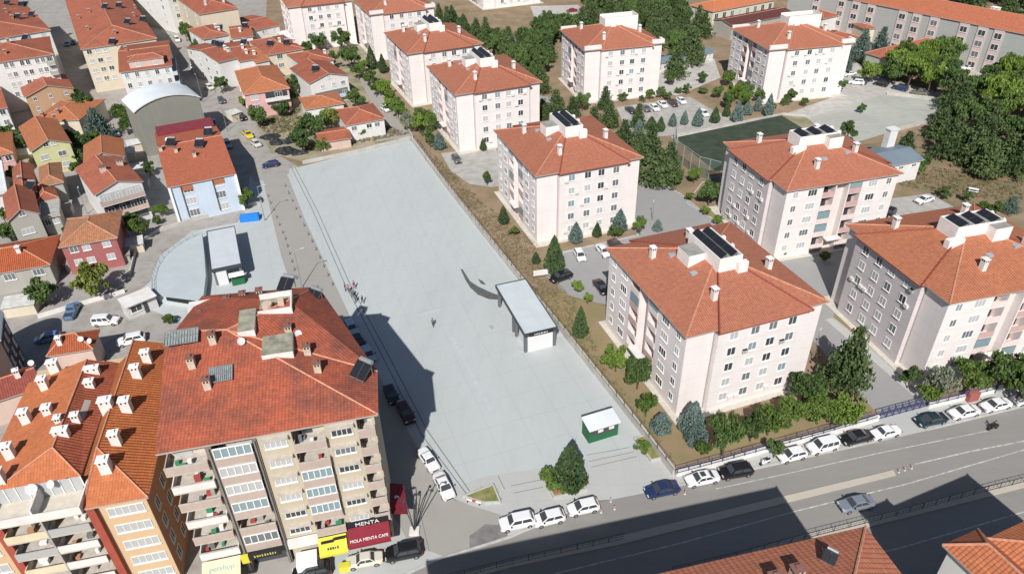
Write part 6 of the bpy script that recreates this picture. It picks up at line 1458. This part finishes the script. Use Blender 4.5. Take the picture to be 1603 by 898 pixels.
for a in (
('s',1087,648,6.5,2.0,'taller blue spruce of the pair at the foot of the nearest pink block'),('s',1093,672,4.6,1.8,'shorter blue spruce in front of the taller one'),('s',1037,657,3.8,1.7,'blue spruce left of the pair, close to the plaza wall'),
('k',1000,579,6.2,2.7,'round dark green tree against the balcony side of the nearest pink block'),('b',965,558,5,2.3,'yellow-green tree between the round dark one and the plaza wall'),('d',1013,630,4.6,1.8,'thin green tree beside the end of the plaza wall above the lone blue spruce'),
('c',909,498,6.5,1.5,'narrow dark conifer by the plaza fence opposite the dark roofed pavilion'),('k',1138,672,8.2,2.7,'dark street tree growing over the white wall above the black hatchback'),('d',1207,655,5.2,2.6,'green tree in the front garden above the scooter'),
('k',1180,664,5.4,2.1,'dark tree just left of the front garden tree'),('k',1262,602,5.5,2.9,'dark green tree at the lower right corner of the nearest pink block'),('b',1325,640,4.6,2.9,'wide bright green tree left of the blue gate'),('d',1285,640,4.8,2.6,'green tree between the garden tree and the wide bright one'),('d',1240,640,4.6,2.4,'loose green tree above the white estate van'),
('p',1336,552,12,4.2,'big pine standing alone in the estate driveway'),('g',1473,596,6,2.9,'grey-green olive like tree right of the blue gate'),('d',1520,585,6,3.3,'green tree in front of the right edge block'),('k',1572,580,7,3.5,'dark green tree in front of the right edge block'),('d',1603,598,6.5,3,'green tree cut by the right edge above the white saloons'),
('b',1458,612,3.6,1.9,'small bright green tree against the white wall right of the gate'),('k',1427,588,4,1.6,'thin dark tree at the edge of the driveway'),
('c',868,392,8.5,2.2,'tall narrow dark green conifer between the parking area and plaza fence'),('s',902,360,4.8,1.6,'blue spruce left of centre before the pale pink block'),('s',971,341,5.4,1.8,'tall blue spruce right of centre before the pale pink block'),('c',935,357,3.4,1.1,'small dark conifer between the two blue spruces'),
('k',963,361,2.6,1.8,'low dark bushy tree beneath the tall right blue spruce'),('d',1003,350,4.4,1.5,'small green tree at the right corner of the pale pink block'),('s',1030,350,2.8,1.2,'little blue spruce beside the parking area drive'),('c',839,401,2.6,1.0,'little dark conifer near the plaza fence above the notice board'),('c',788,333,4.4,1.3,'dark conifer at the balcony side of the pale pink block'),
('b',904,447,2.4,1.3,'low bright green tree beside the black car at the fence'),('b',921,466,2.4,1.0,'tiny bright green tree below the black car at the fence'),('d',762,277,3.6,1.1,'young green tree alone at the edge of the pale yard'),
('k',1112,298,6,3.0,'dark bushy tree at the left corner of the grey-sided block'),('k',1060,278,4,1.6,'small dark tree in the triangular lawn by the drive'),('b',1088,272,4,1.7,'bright small tree at the pitch fence'),
('p',1035,256,9.5,4.6,'large spreading pine right of the pale pink block'),('p',1002,226,9,4.2,'large pine behind the pale pink block roof'),('p',978,206,8,3.6,'pine between the car park and the pale pink roof'),
('p',930,186,8,3.6,'dark pine directly in front of the stair tower block'),('p',896,168,7.5,3.2,'dark pine at the lower left of the stair tower block'),('p',955,176,7,3.2,'dark pine beside the small car park'),('k',912,155,6,2.4,'loose dark tree overlapping the stair tower block wall'),
('b',600,136,6,3.0,'bright green tree along the alley wall'),('b',655,190,5.5,2.4,'bright tree by the plaza end at the alley wall'),('d',622,165,6,2.6,'green tree along the middle of the alley wall'),('g',637,186,6.5,2.2,'bare grey tree at the bottom of the alley'),('k',672,212,5.6,2.1,'dark tree at the plaza corner beside the pink block'),('s',687,217,4.8,1.9,'blue spruce at the foot of the pink block by the plaza end'),
('k',663,180,5,2,'dark tree on the balcony side of the plaza end block'),('c',756,224,3.4,1.0,'small conifer before the lit front of the plaza end block'),('c',580,86,8,2.0,'tall conifer in front of the parapet block'),('c',598,96,6.5,1.6,'shorter conifer right of the tall one by the parapet block'),
('k',533,60,8,4.0,'dark walnut tree beneath the top pink block'),('g',508,45,7.5,3.2,'grey leafed tree against the top pink block wall'),('k',548,88,8,4.2,'large dark tree at the head of the alley'),('k',497,62,7,3.4,'dark tree left of the grey leafed one'),('k',518,92,6,3.0,'dark tree behind the white villa'),('d',560,110,5,2.8,'green tree over the upper alley'),('k',480,75,6,2.6,'dark tree beside the cream house'),
('k',488,192,7.5,4.4,'big dark walnut tree before the low tiled house'),('y',517,182,6.5,3.4,'yellowish walnut tree beside the big dark one'),('k',470,216,6.5,3.2,'dark tree above the round black heap'),('k',402,178,6.5,3.4,'dark tree at the street corner by the pink house'),('k',440,168,5,3.0,'dark tree right under the pink house'),('k',556,152,5.5,3.0,'round dark tree beside the white villa'),('k',463,130,6.5,2.7,'dark tree between pink house and white villa'),('k',455,150,5,2.4,'dark tree right of the pink house'),
('d',505,225,3.5,2.2,'low green tree by the small shed'),('d',565,205,3.2,1.8,'low green tree in front of the plaza corner house'),
('k',131,168,8,3.4,'dark tree left of the grey blue cedar in the lane'),('e',150,190,9.5,3.8,'grey blue cedar in the lane behind the old houses'),('d',188,176,6.5,2.8,'green tree at the left wall of the barrel roof building'),('k',197,195,5,2.4,'dark tree under the left wall of the barrel roof building'),('k',120,152,6,2.6,'dark tree touching the brick house'),('d',8,208,5.5,4.0,'green tree at the left edge between the small houses'),
('d',213,356,5.5,2.4,'green tree beside the red and orange balconies house corner'),('b',250,328,3,1.9,'low bright tree at the foot of the pale blue house'),('y',140,436,7,3.9,'large yellow-green tree in front of the dark pink house'),('k',62,454,5.5,3.3,'dark tree in the yard of the low striped roof house'),('d',384,308,5,2.4,'green tree right of the pale blue house'),
('k',132,222,5,3.0,'dark tree right of the yellow house'),('k',120,245,4,2.4,'dark low tree below the yellow house'),('k',10,358,5,3.4,'dark tree at the left edge under the grey gable'),('d',80,318,3.5,2.0,'green vine tree on the terrace of the grey annex'),('d',3,335,4,2,'green tree by the left edge above the low striped roof'),
('c',893,722,8.2,2.5,'tall dense dark evergreen in the square planting bed'),('b',1152,141,5.5,2.6,'bright green tree between the two stair tower blocks'),('d',1125,142,4,2.0,'green tree beside the small car park end'),('d',1170,152,5,2.4,'green tree left of the school side tower block'),('k',1190,148,4.5,2.0,'dark tree at the foot of the school side tower block'),('b',1025,112,4.4,2.2,'round green tree right of the stair tower block'),
('k',1100,120,3.6,1.8,'dark little tree on the slope above the small car park'),('k',1050,120,4.6,2.0,'dark tree on the slope right of the stair tower block'),('k',1185,105,5,2.4,'dark tree behind the left side of the school side tower block'),
('e',1322,84,10.5,3.4,'leftmost blue cedar of the trio by the low hall'),('e',1352,66,11,3.6,'middle blue cedar of the trio by the low hall'),('e',1381,62,10.5,3.2,'rightmost blue cedar of the trio by the low hall'),('p',1088,68,12,4.6,'tall dark pine standing over the long grey shed'),('d',1293,126,4,1.9,'olive green shrub tree at the right corner of the school side tower block'),('k',1315,132,4.4,2.4,'dark round tree by the parked white cars'),
('d',1437,262,4,1.9,'bright little tree beside the white wall of the metal shed'),('k',1448,250,4.4,1.9,'dark tree at the right end of the metal shed'),('k',1515,306,2.6,1.4,'small round tree on the lawn right of the white saloon'),('k',1561,325,3.4,1.7,'dark small tree above the right edge roof'),('e',1585,318,4,2,'pale blue young cedar at the right edge of the lawn'),('k',1329,203,5.5,2.4,'dark tree between the worn court and the metal shed'),
('s',1244,300,3,1.2,'small tree')
): 
    if a[5]!='small tree': T(*a)
for ii,(x,y) in enumerate(((1002,205),(1017,196),(1036,196),(1053,192),(1072,188),(1091,186),(1120,180),(1137,178),(1158,176),(1172,172),(1190,168),(1205,166))):
    T(rnd.choice('ssc'),x+rnd.uniform(-3,3),y-6+rnd.uniform(-3,3),5.2*rnd.uniform(.65,1.3),1.5*rnd.uniform(.75,1.25),ORD[ii]+' slim bluish spruce from the left along the sports pitch edge','spruces along the sports pitch')
for ii,(x,y) in enumerate(((975,152),(1005,155),(1018,148),(1035,145),(1045,150),(1062,142),(1075,140),(1100,142),(1260,160),(1228,160),(1208,168))):
    shrub('k' if x%2 else 'd',x,y,2.4*rnd.uniform(.7,1.5),1.5*rnd.uniform(.7,1.3),ORD[ii]+' low shrub on the bank above the car park and court','shrubs below the stair tower blocks')
for k,(x,y,l) in enumerate(((805,362,'dark round shrub on the bare strip near the plaza fence'),(1079,308,'round clipped bright shrub on the lawn by the drive'),(1104,330,'second clipped shrub nearer the grey-sided block'),(1124,344,'clipped shrub at the wall base of the grey-sided block'),(1292,402,'dark shrub beneath the grey-sided block front'),(1320,345,'shrub beside the shaded drive'),(1225,392,'shrub at the lower corner of the grey-sided block'),(1540,322,'shrub on the dry lawn left of the dark small tree'),(1008,700,'green shrub in the narrow planting bed'),(870,752,'shrub mass at the foot of the tall dense evergreen'),(265,500,'spiky palm like shrub beside the gate house'),(175,300,'shrub at the balcony house wall'),(245,345,'shrub below the pale blue house'))):
    shrub('b' if 'bright' in l or 'clipped' in l else 'd',x,y,2.0 if k!=9 else 2.4,1.3 if k!=9 else 2.6,l)
def inside(p,poly):
    c=False; n=len(poly)
    for i in range(n):
        (x1,y1),(x2,y2)=poly[i],poly[(i+1)%n]
        if (y1>p[1])!=(y2>p[1]) and p[0]<(x2-x1)*(p[1]-y1)/(y2-y1)+x1: c=not c
    return c
def nth(n): return ORD[n-1] if n<=14 else str(n)+('th' if 10<=n%100<=20 else {1:'st',2:'nd',3:'rd'}.get(n%10,'th'))
def wood(poly_px,step,kinds,h,r,label,group,seed,keep=1.0):
    rr=random.Random(seed); P=[G(*p) for p in poly_px]; poly=[(p.x,p.y) for p in P]
    xs=[p[0] for p in poly]; ys=[p[1] for p in poly]; y=min(ys); n=0; made=[]
    while y<max(ys):
        x=min(xs)
        while x<max(xs):
            q=(x+rr.uniform(-.35,.35)*step,y+rr.uniform(-.35,.35)*step)
            if inside(q,poly) and rr.random()<keep:
                k=rr.choice(kinds); s=rr.uniform(.8,1.2); o_=T(k,0,0,h*s,r*rr.uniform(.85,1.15),label,group,world=Vector((q[0],q[1],0))); n+=1; made.append((q[0]/q[1],o_))
            x+=step
        y+=step
    for i,(_,o_) in enumerate(sorted(made,key=lambda t:t[0])): o_['label']=nth(i+1)+' '+label.replace('dark pine in','pine from the left in').replace('tree in','tree from the left in').replace('bush in','bush from the left in').replace('dark pine behind','pine from the left behind').replace('dark pine at','pine from the left at').replace('cedar in','cedar from the left in').replace('tree beyond','tree from the left beyond').replace('tree beside','tree from the left beside')
wood([(905,60),(1028,78),(1050,108),(1075,100),(1090,72),(1120,62),(1070,38),(1060,-20),(920,-25),(912,30)],6.6,'pppk',9.5,4.0,'dark pine in the wood behind the tall stair tower','pines behind the stair tower block',4)
wood([(745,62),(800,72),(838,66),(852,100),(852,160),(842,150),(800,118),(770,96)],5.6,'ppkp',8,3.4,'dark pine in the grove between the three pink blocks','pines between the pink blocks',5)
wood([(836,36),(862,46),(905,58),(905,66),(862,84),(846,150),(840,100)],5,'pk',8,3.2,'dark pine at the left wall of the stair tower block','pines by the stair tower block',6)
wood([(670,70),(700,60),(745,70),(760,60),(700,30),(660,40)],5.5,'pc',8,3.0,'dark pine behind the solar roofed pink blocks','pines behind the solar roofs',7)
wood([(1395,128),(1412,108),(1460,100),(1500,92),(1498,140),(1520,168),(1470,158),(1440,150),(1400,138)],6.0,'bbdk',9,4.2,'bright green tree in the group beside the worn court','green trees by the worn court',8)
wood([(1500,88),(1560,70),(1640,80),(1640,98),(1545,96),(1500,98)],6.5,'bd',10,4.4,'bright green tree in front of the long school building','green trees before the school',9)
wood([(1522,150),(1560,128),(1640,126),(1640,230),(1560,205),(1520,180)],6.4,'bdbk',9.5,4.4,'green tree in the wood at the right edge','green wood at the right edge',10)
wood([(1460,195),(1490,170),(1560,205),(1640,240),(1640,300),(1580,290),(1520,285),(1490,262),(1460,240)],6.2,'ppek',9.5,4.2,'dark pine or cedar in the grove above the lawn','pines above the dry lawn',11)
wood([(1480,12),(1640,45),(1700,40),(1640,-30),(1480,-30)],8,'pk',10,4.6,'dark tree beyond the long school building','trees beyond the school',12)
wood([(830,-2),(1060,-8),(1060,-30),(830,-30)],7,'pk',9,4,'dark pine beyond the gravel at the top edge','trees at the top edge',44)
wood([(300,58),(322,92),(345,128),(334,133),(312,98),(292,64)],3.8,'dk',6,2.3,'green street tree in the row beside the white row houses','street trees by the row houses',13)
wood([(258,8),(270,12),(288,42),(278,44)],4,'d',5.5,2.0,'green street tree beside the flat white building','street trees by the flat white building',14)
wood([(1210,610),(1250,625),(1330,600),(1365,640),(1240,668),(1180,670)],5.2,'dkd',3.4,2.0,'green bush in the thick front garden along the blue fence','garden bushes behind the blue fence',15,.42)
wood([(1465,605),(1600,570),(1640,590),(1470,628)],4.5,'dkg',3.6,2.2,'green bush in the hedge right of the blue gate','hedge bushes right of the gate',16,.6)
wood([(560,118),(585,150),(640,205),(636,188),(600,146),(572,112)],4.5,'dbk',4.5,2.0,'green tree in the strip along the alley wall','trees along the alley wall',17,.7)
wood([(648,200),(640,170),(670,190),(705,232),(690,236)],4.2,'kdb',4.5,2.0,'green tree in the strip beside the plaza end block','trees beside the plaza end block',18,.8)
# weeds and dry tufts on the bare strip and yards
def tufts(poly_px,n,m,label,seed,s=.35):
    rr=random.Random(seed); P=[G(*p) for p in poly_px]; poly=[(p.x,p.y) for p in P]; xs=[p[0] for p in poly]; ys=[p[1] for p in poly]; V=[];Fc=[]; c=0
    while c<n:
        q=(rr.uniform(min(xs),max(xs)),rr.uniform(min(ys),max(ys)))
        if not inside(q,poly): continue
        c+=1
        for _ in range(5):
            a=rr.uniform(0,6.28); d_=Vector((math.cos(a),math.sin(a),0))*s*rr.uniform(.4,1); b_=Vector((-d_.y,d_.x,0))*.25; o=Vector((q[0]+rr.gauss(0,.2),q[1]+rr.gauss(0,.2),.01)); i=len(V)
            V.extend([tuple(o-b_),tuple(o+b_),tuple(o+d_+Vector((0,0,s*rr.uniform(.4,1))))]); Fc.append((i,i+1,i+2))
    me=bpy.data.meshes.new('weeds'); me.from_pydata(V,[],Fc); me.materials.append(m); o=mk('weeds',me); tag(o,label,'weeds',kind='stuff')
tufts([(650,215),(760,320),(840,380),(850,420),(900,470),(940,560),(1060,730),(1000,650),(880,505),(760,360)],1500,leaf_mat('weed_green',(.06,.06,.02),(.20,.16,.08)),'dry weeds on the bare strip behind the plaza fence',21)
tufts([(475,240),(640,210),(600,195),(560,215),(480,225)],700,MAT['weed_green'],'weeds along the far garden wall of the plaza',22,.5)
tufts([(400,190),(470,170),(470,205),(420,212)],500,MAT['weed_green'],'weeds in the garden below the pink house',23,.5)
tufts([(1400,290),(1600,320),(1603,280),(1440,260)],900,MAT['weed_green'],'dry grass tufts on the lawn beneath the cedars',24,.4)
tufts([(730,778),(770,763),(780,785),(760,786)],260,leaf_mat('bed_grass',(.09,.10,.02),(.32,.28,.10)),'dry grass in the triangular bed',25,.35)
tufts([(852,740),(893,733),(914,766),(869,777)],260,leaf_mat('bed_green',(.04,.07,.015),(.16,.20,.06)),'green ground cover in the square planting bed',26,.4)
tufts([(996,690),(1012,686),(1036,714),(1020,718)],160,MAT['bed_green'],'plants in the narrow planting bed',27,.4)

for a in (('k',60,300,4,2.2,'dark tree squeezed behind the grey gable roofs'),('d',118,262,3.5,1.8,'small tree between the yellow house and the balconies'),('k',110,215,5,2.6,'dark tree at the right wall of the yellow house'),('d',150,215,4.5,2.4,'green tree above the plain grey front house'),
 ('k',20,270,4,2.2,'dark tree by the pink walled small house'),('k',30,225,4.5,2.2,'dark tree left of the yellow house'),('d',108,362,3.5,1.6,'small green tree behind the dark pink house'),('k',205,345,4.2,2.2,'dark tree between the dark pink house and the pale blue house'),
 ('k',232,262,3.6,1.8,'dark little tree left of the pale blue house roof'),('b',385,160,5,2.4,'bright tree at the street side of the pink house'),('k',345,130,5.5,2.4,'dark tree at the lower end of the street trees'),('k',428,150,4,2,'dark tree under the balcony of the pink house'),
 ('k',600,60,6,2.6,'dark tree between the parapet block and its neighbour'),('p',870,160,9,3.6,'tall pine at the left foot of the stair tower block'),('p',850,170,7,3,'pine beside the access road bend'),('p',1060,92,10,4.2,'tall pine right behind the stair tower block'),
 ('d',1140,120,5,2.6,'green tree at the gravel yard edge'),('k',1160,110,5.5,2.4,'dark tree left of the school side tower block'),('k',1480,300,3.0,1.6,'low dark tree at the edge of the east parking'),('d',1150,330,3.4,1.6,'tree on the dry lawn at the drive junction'),
 ('k',1215,700,3.2,1.5,'little dark street tree above the small white hatchback'),('d',1100,700,2.5,1.3,'low bush at the white wall corner'),('p',1420,225,8,3.5,'pine behind the boxy chimney of the metal shed'),('k',1350,168,3,1.5,'dark bush at the rim of the worn court')):
    T(*a)

for a in (('p',1020,214,9,3.6,'pine beside the spruces at the left corner of the sports pitch'),('p',1050,243,8.5,3.4,'pine at the net fence of the sports pitch'),('p',992,252,9,3.4,'dark pine close behind the right corner of the pale pink block'),
 ('k',1168,138,6,2.6,'dark tree at the left foot of the school side tower block'),('k',1140,155,5,2.2,'dark tree among the bank shrubs by the car park end'),('p',948,150,7,2.6,'pine before the right half of the stair tower block'),('p',1000,178,7,2.6,'pine at the left end of the small car park'),
 ('k',1238,150,4.5,2.0,'dark tree before the lit front of the school side tower block'),('b',1205,138,5,2.2,'bright tree left of the lit front of the school side tower block'),('b',1360,112,7,3.6,'bright green tree in front of the low greenish hall'),('k',1395,108,8,4,'broad dark green tree over the cars by the worn court'),
 ('b',1500,60,9,4.4,'bright green tree against the long school front'),('d',1470,75,8,4,'green tree left of the bright one at the school front')):
    T(*a)
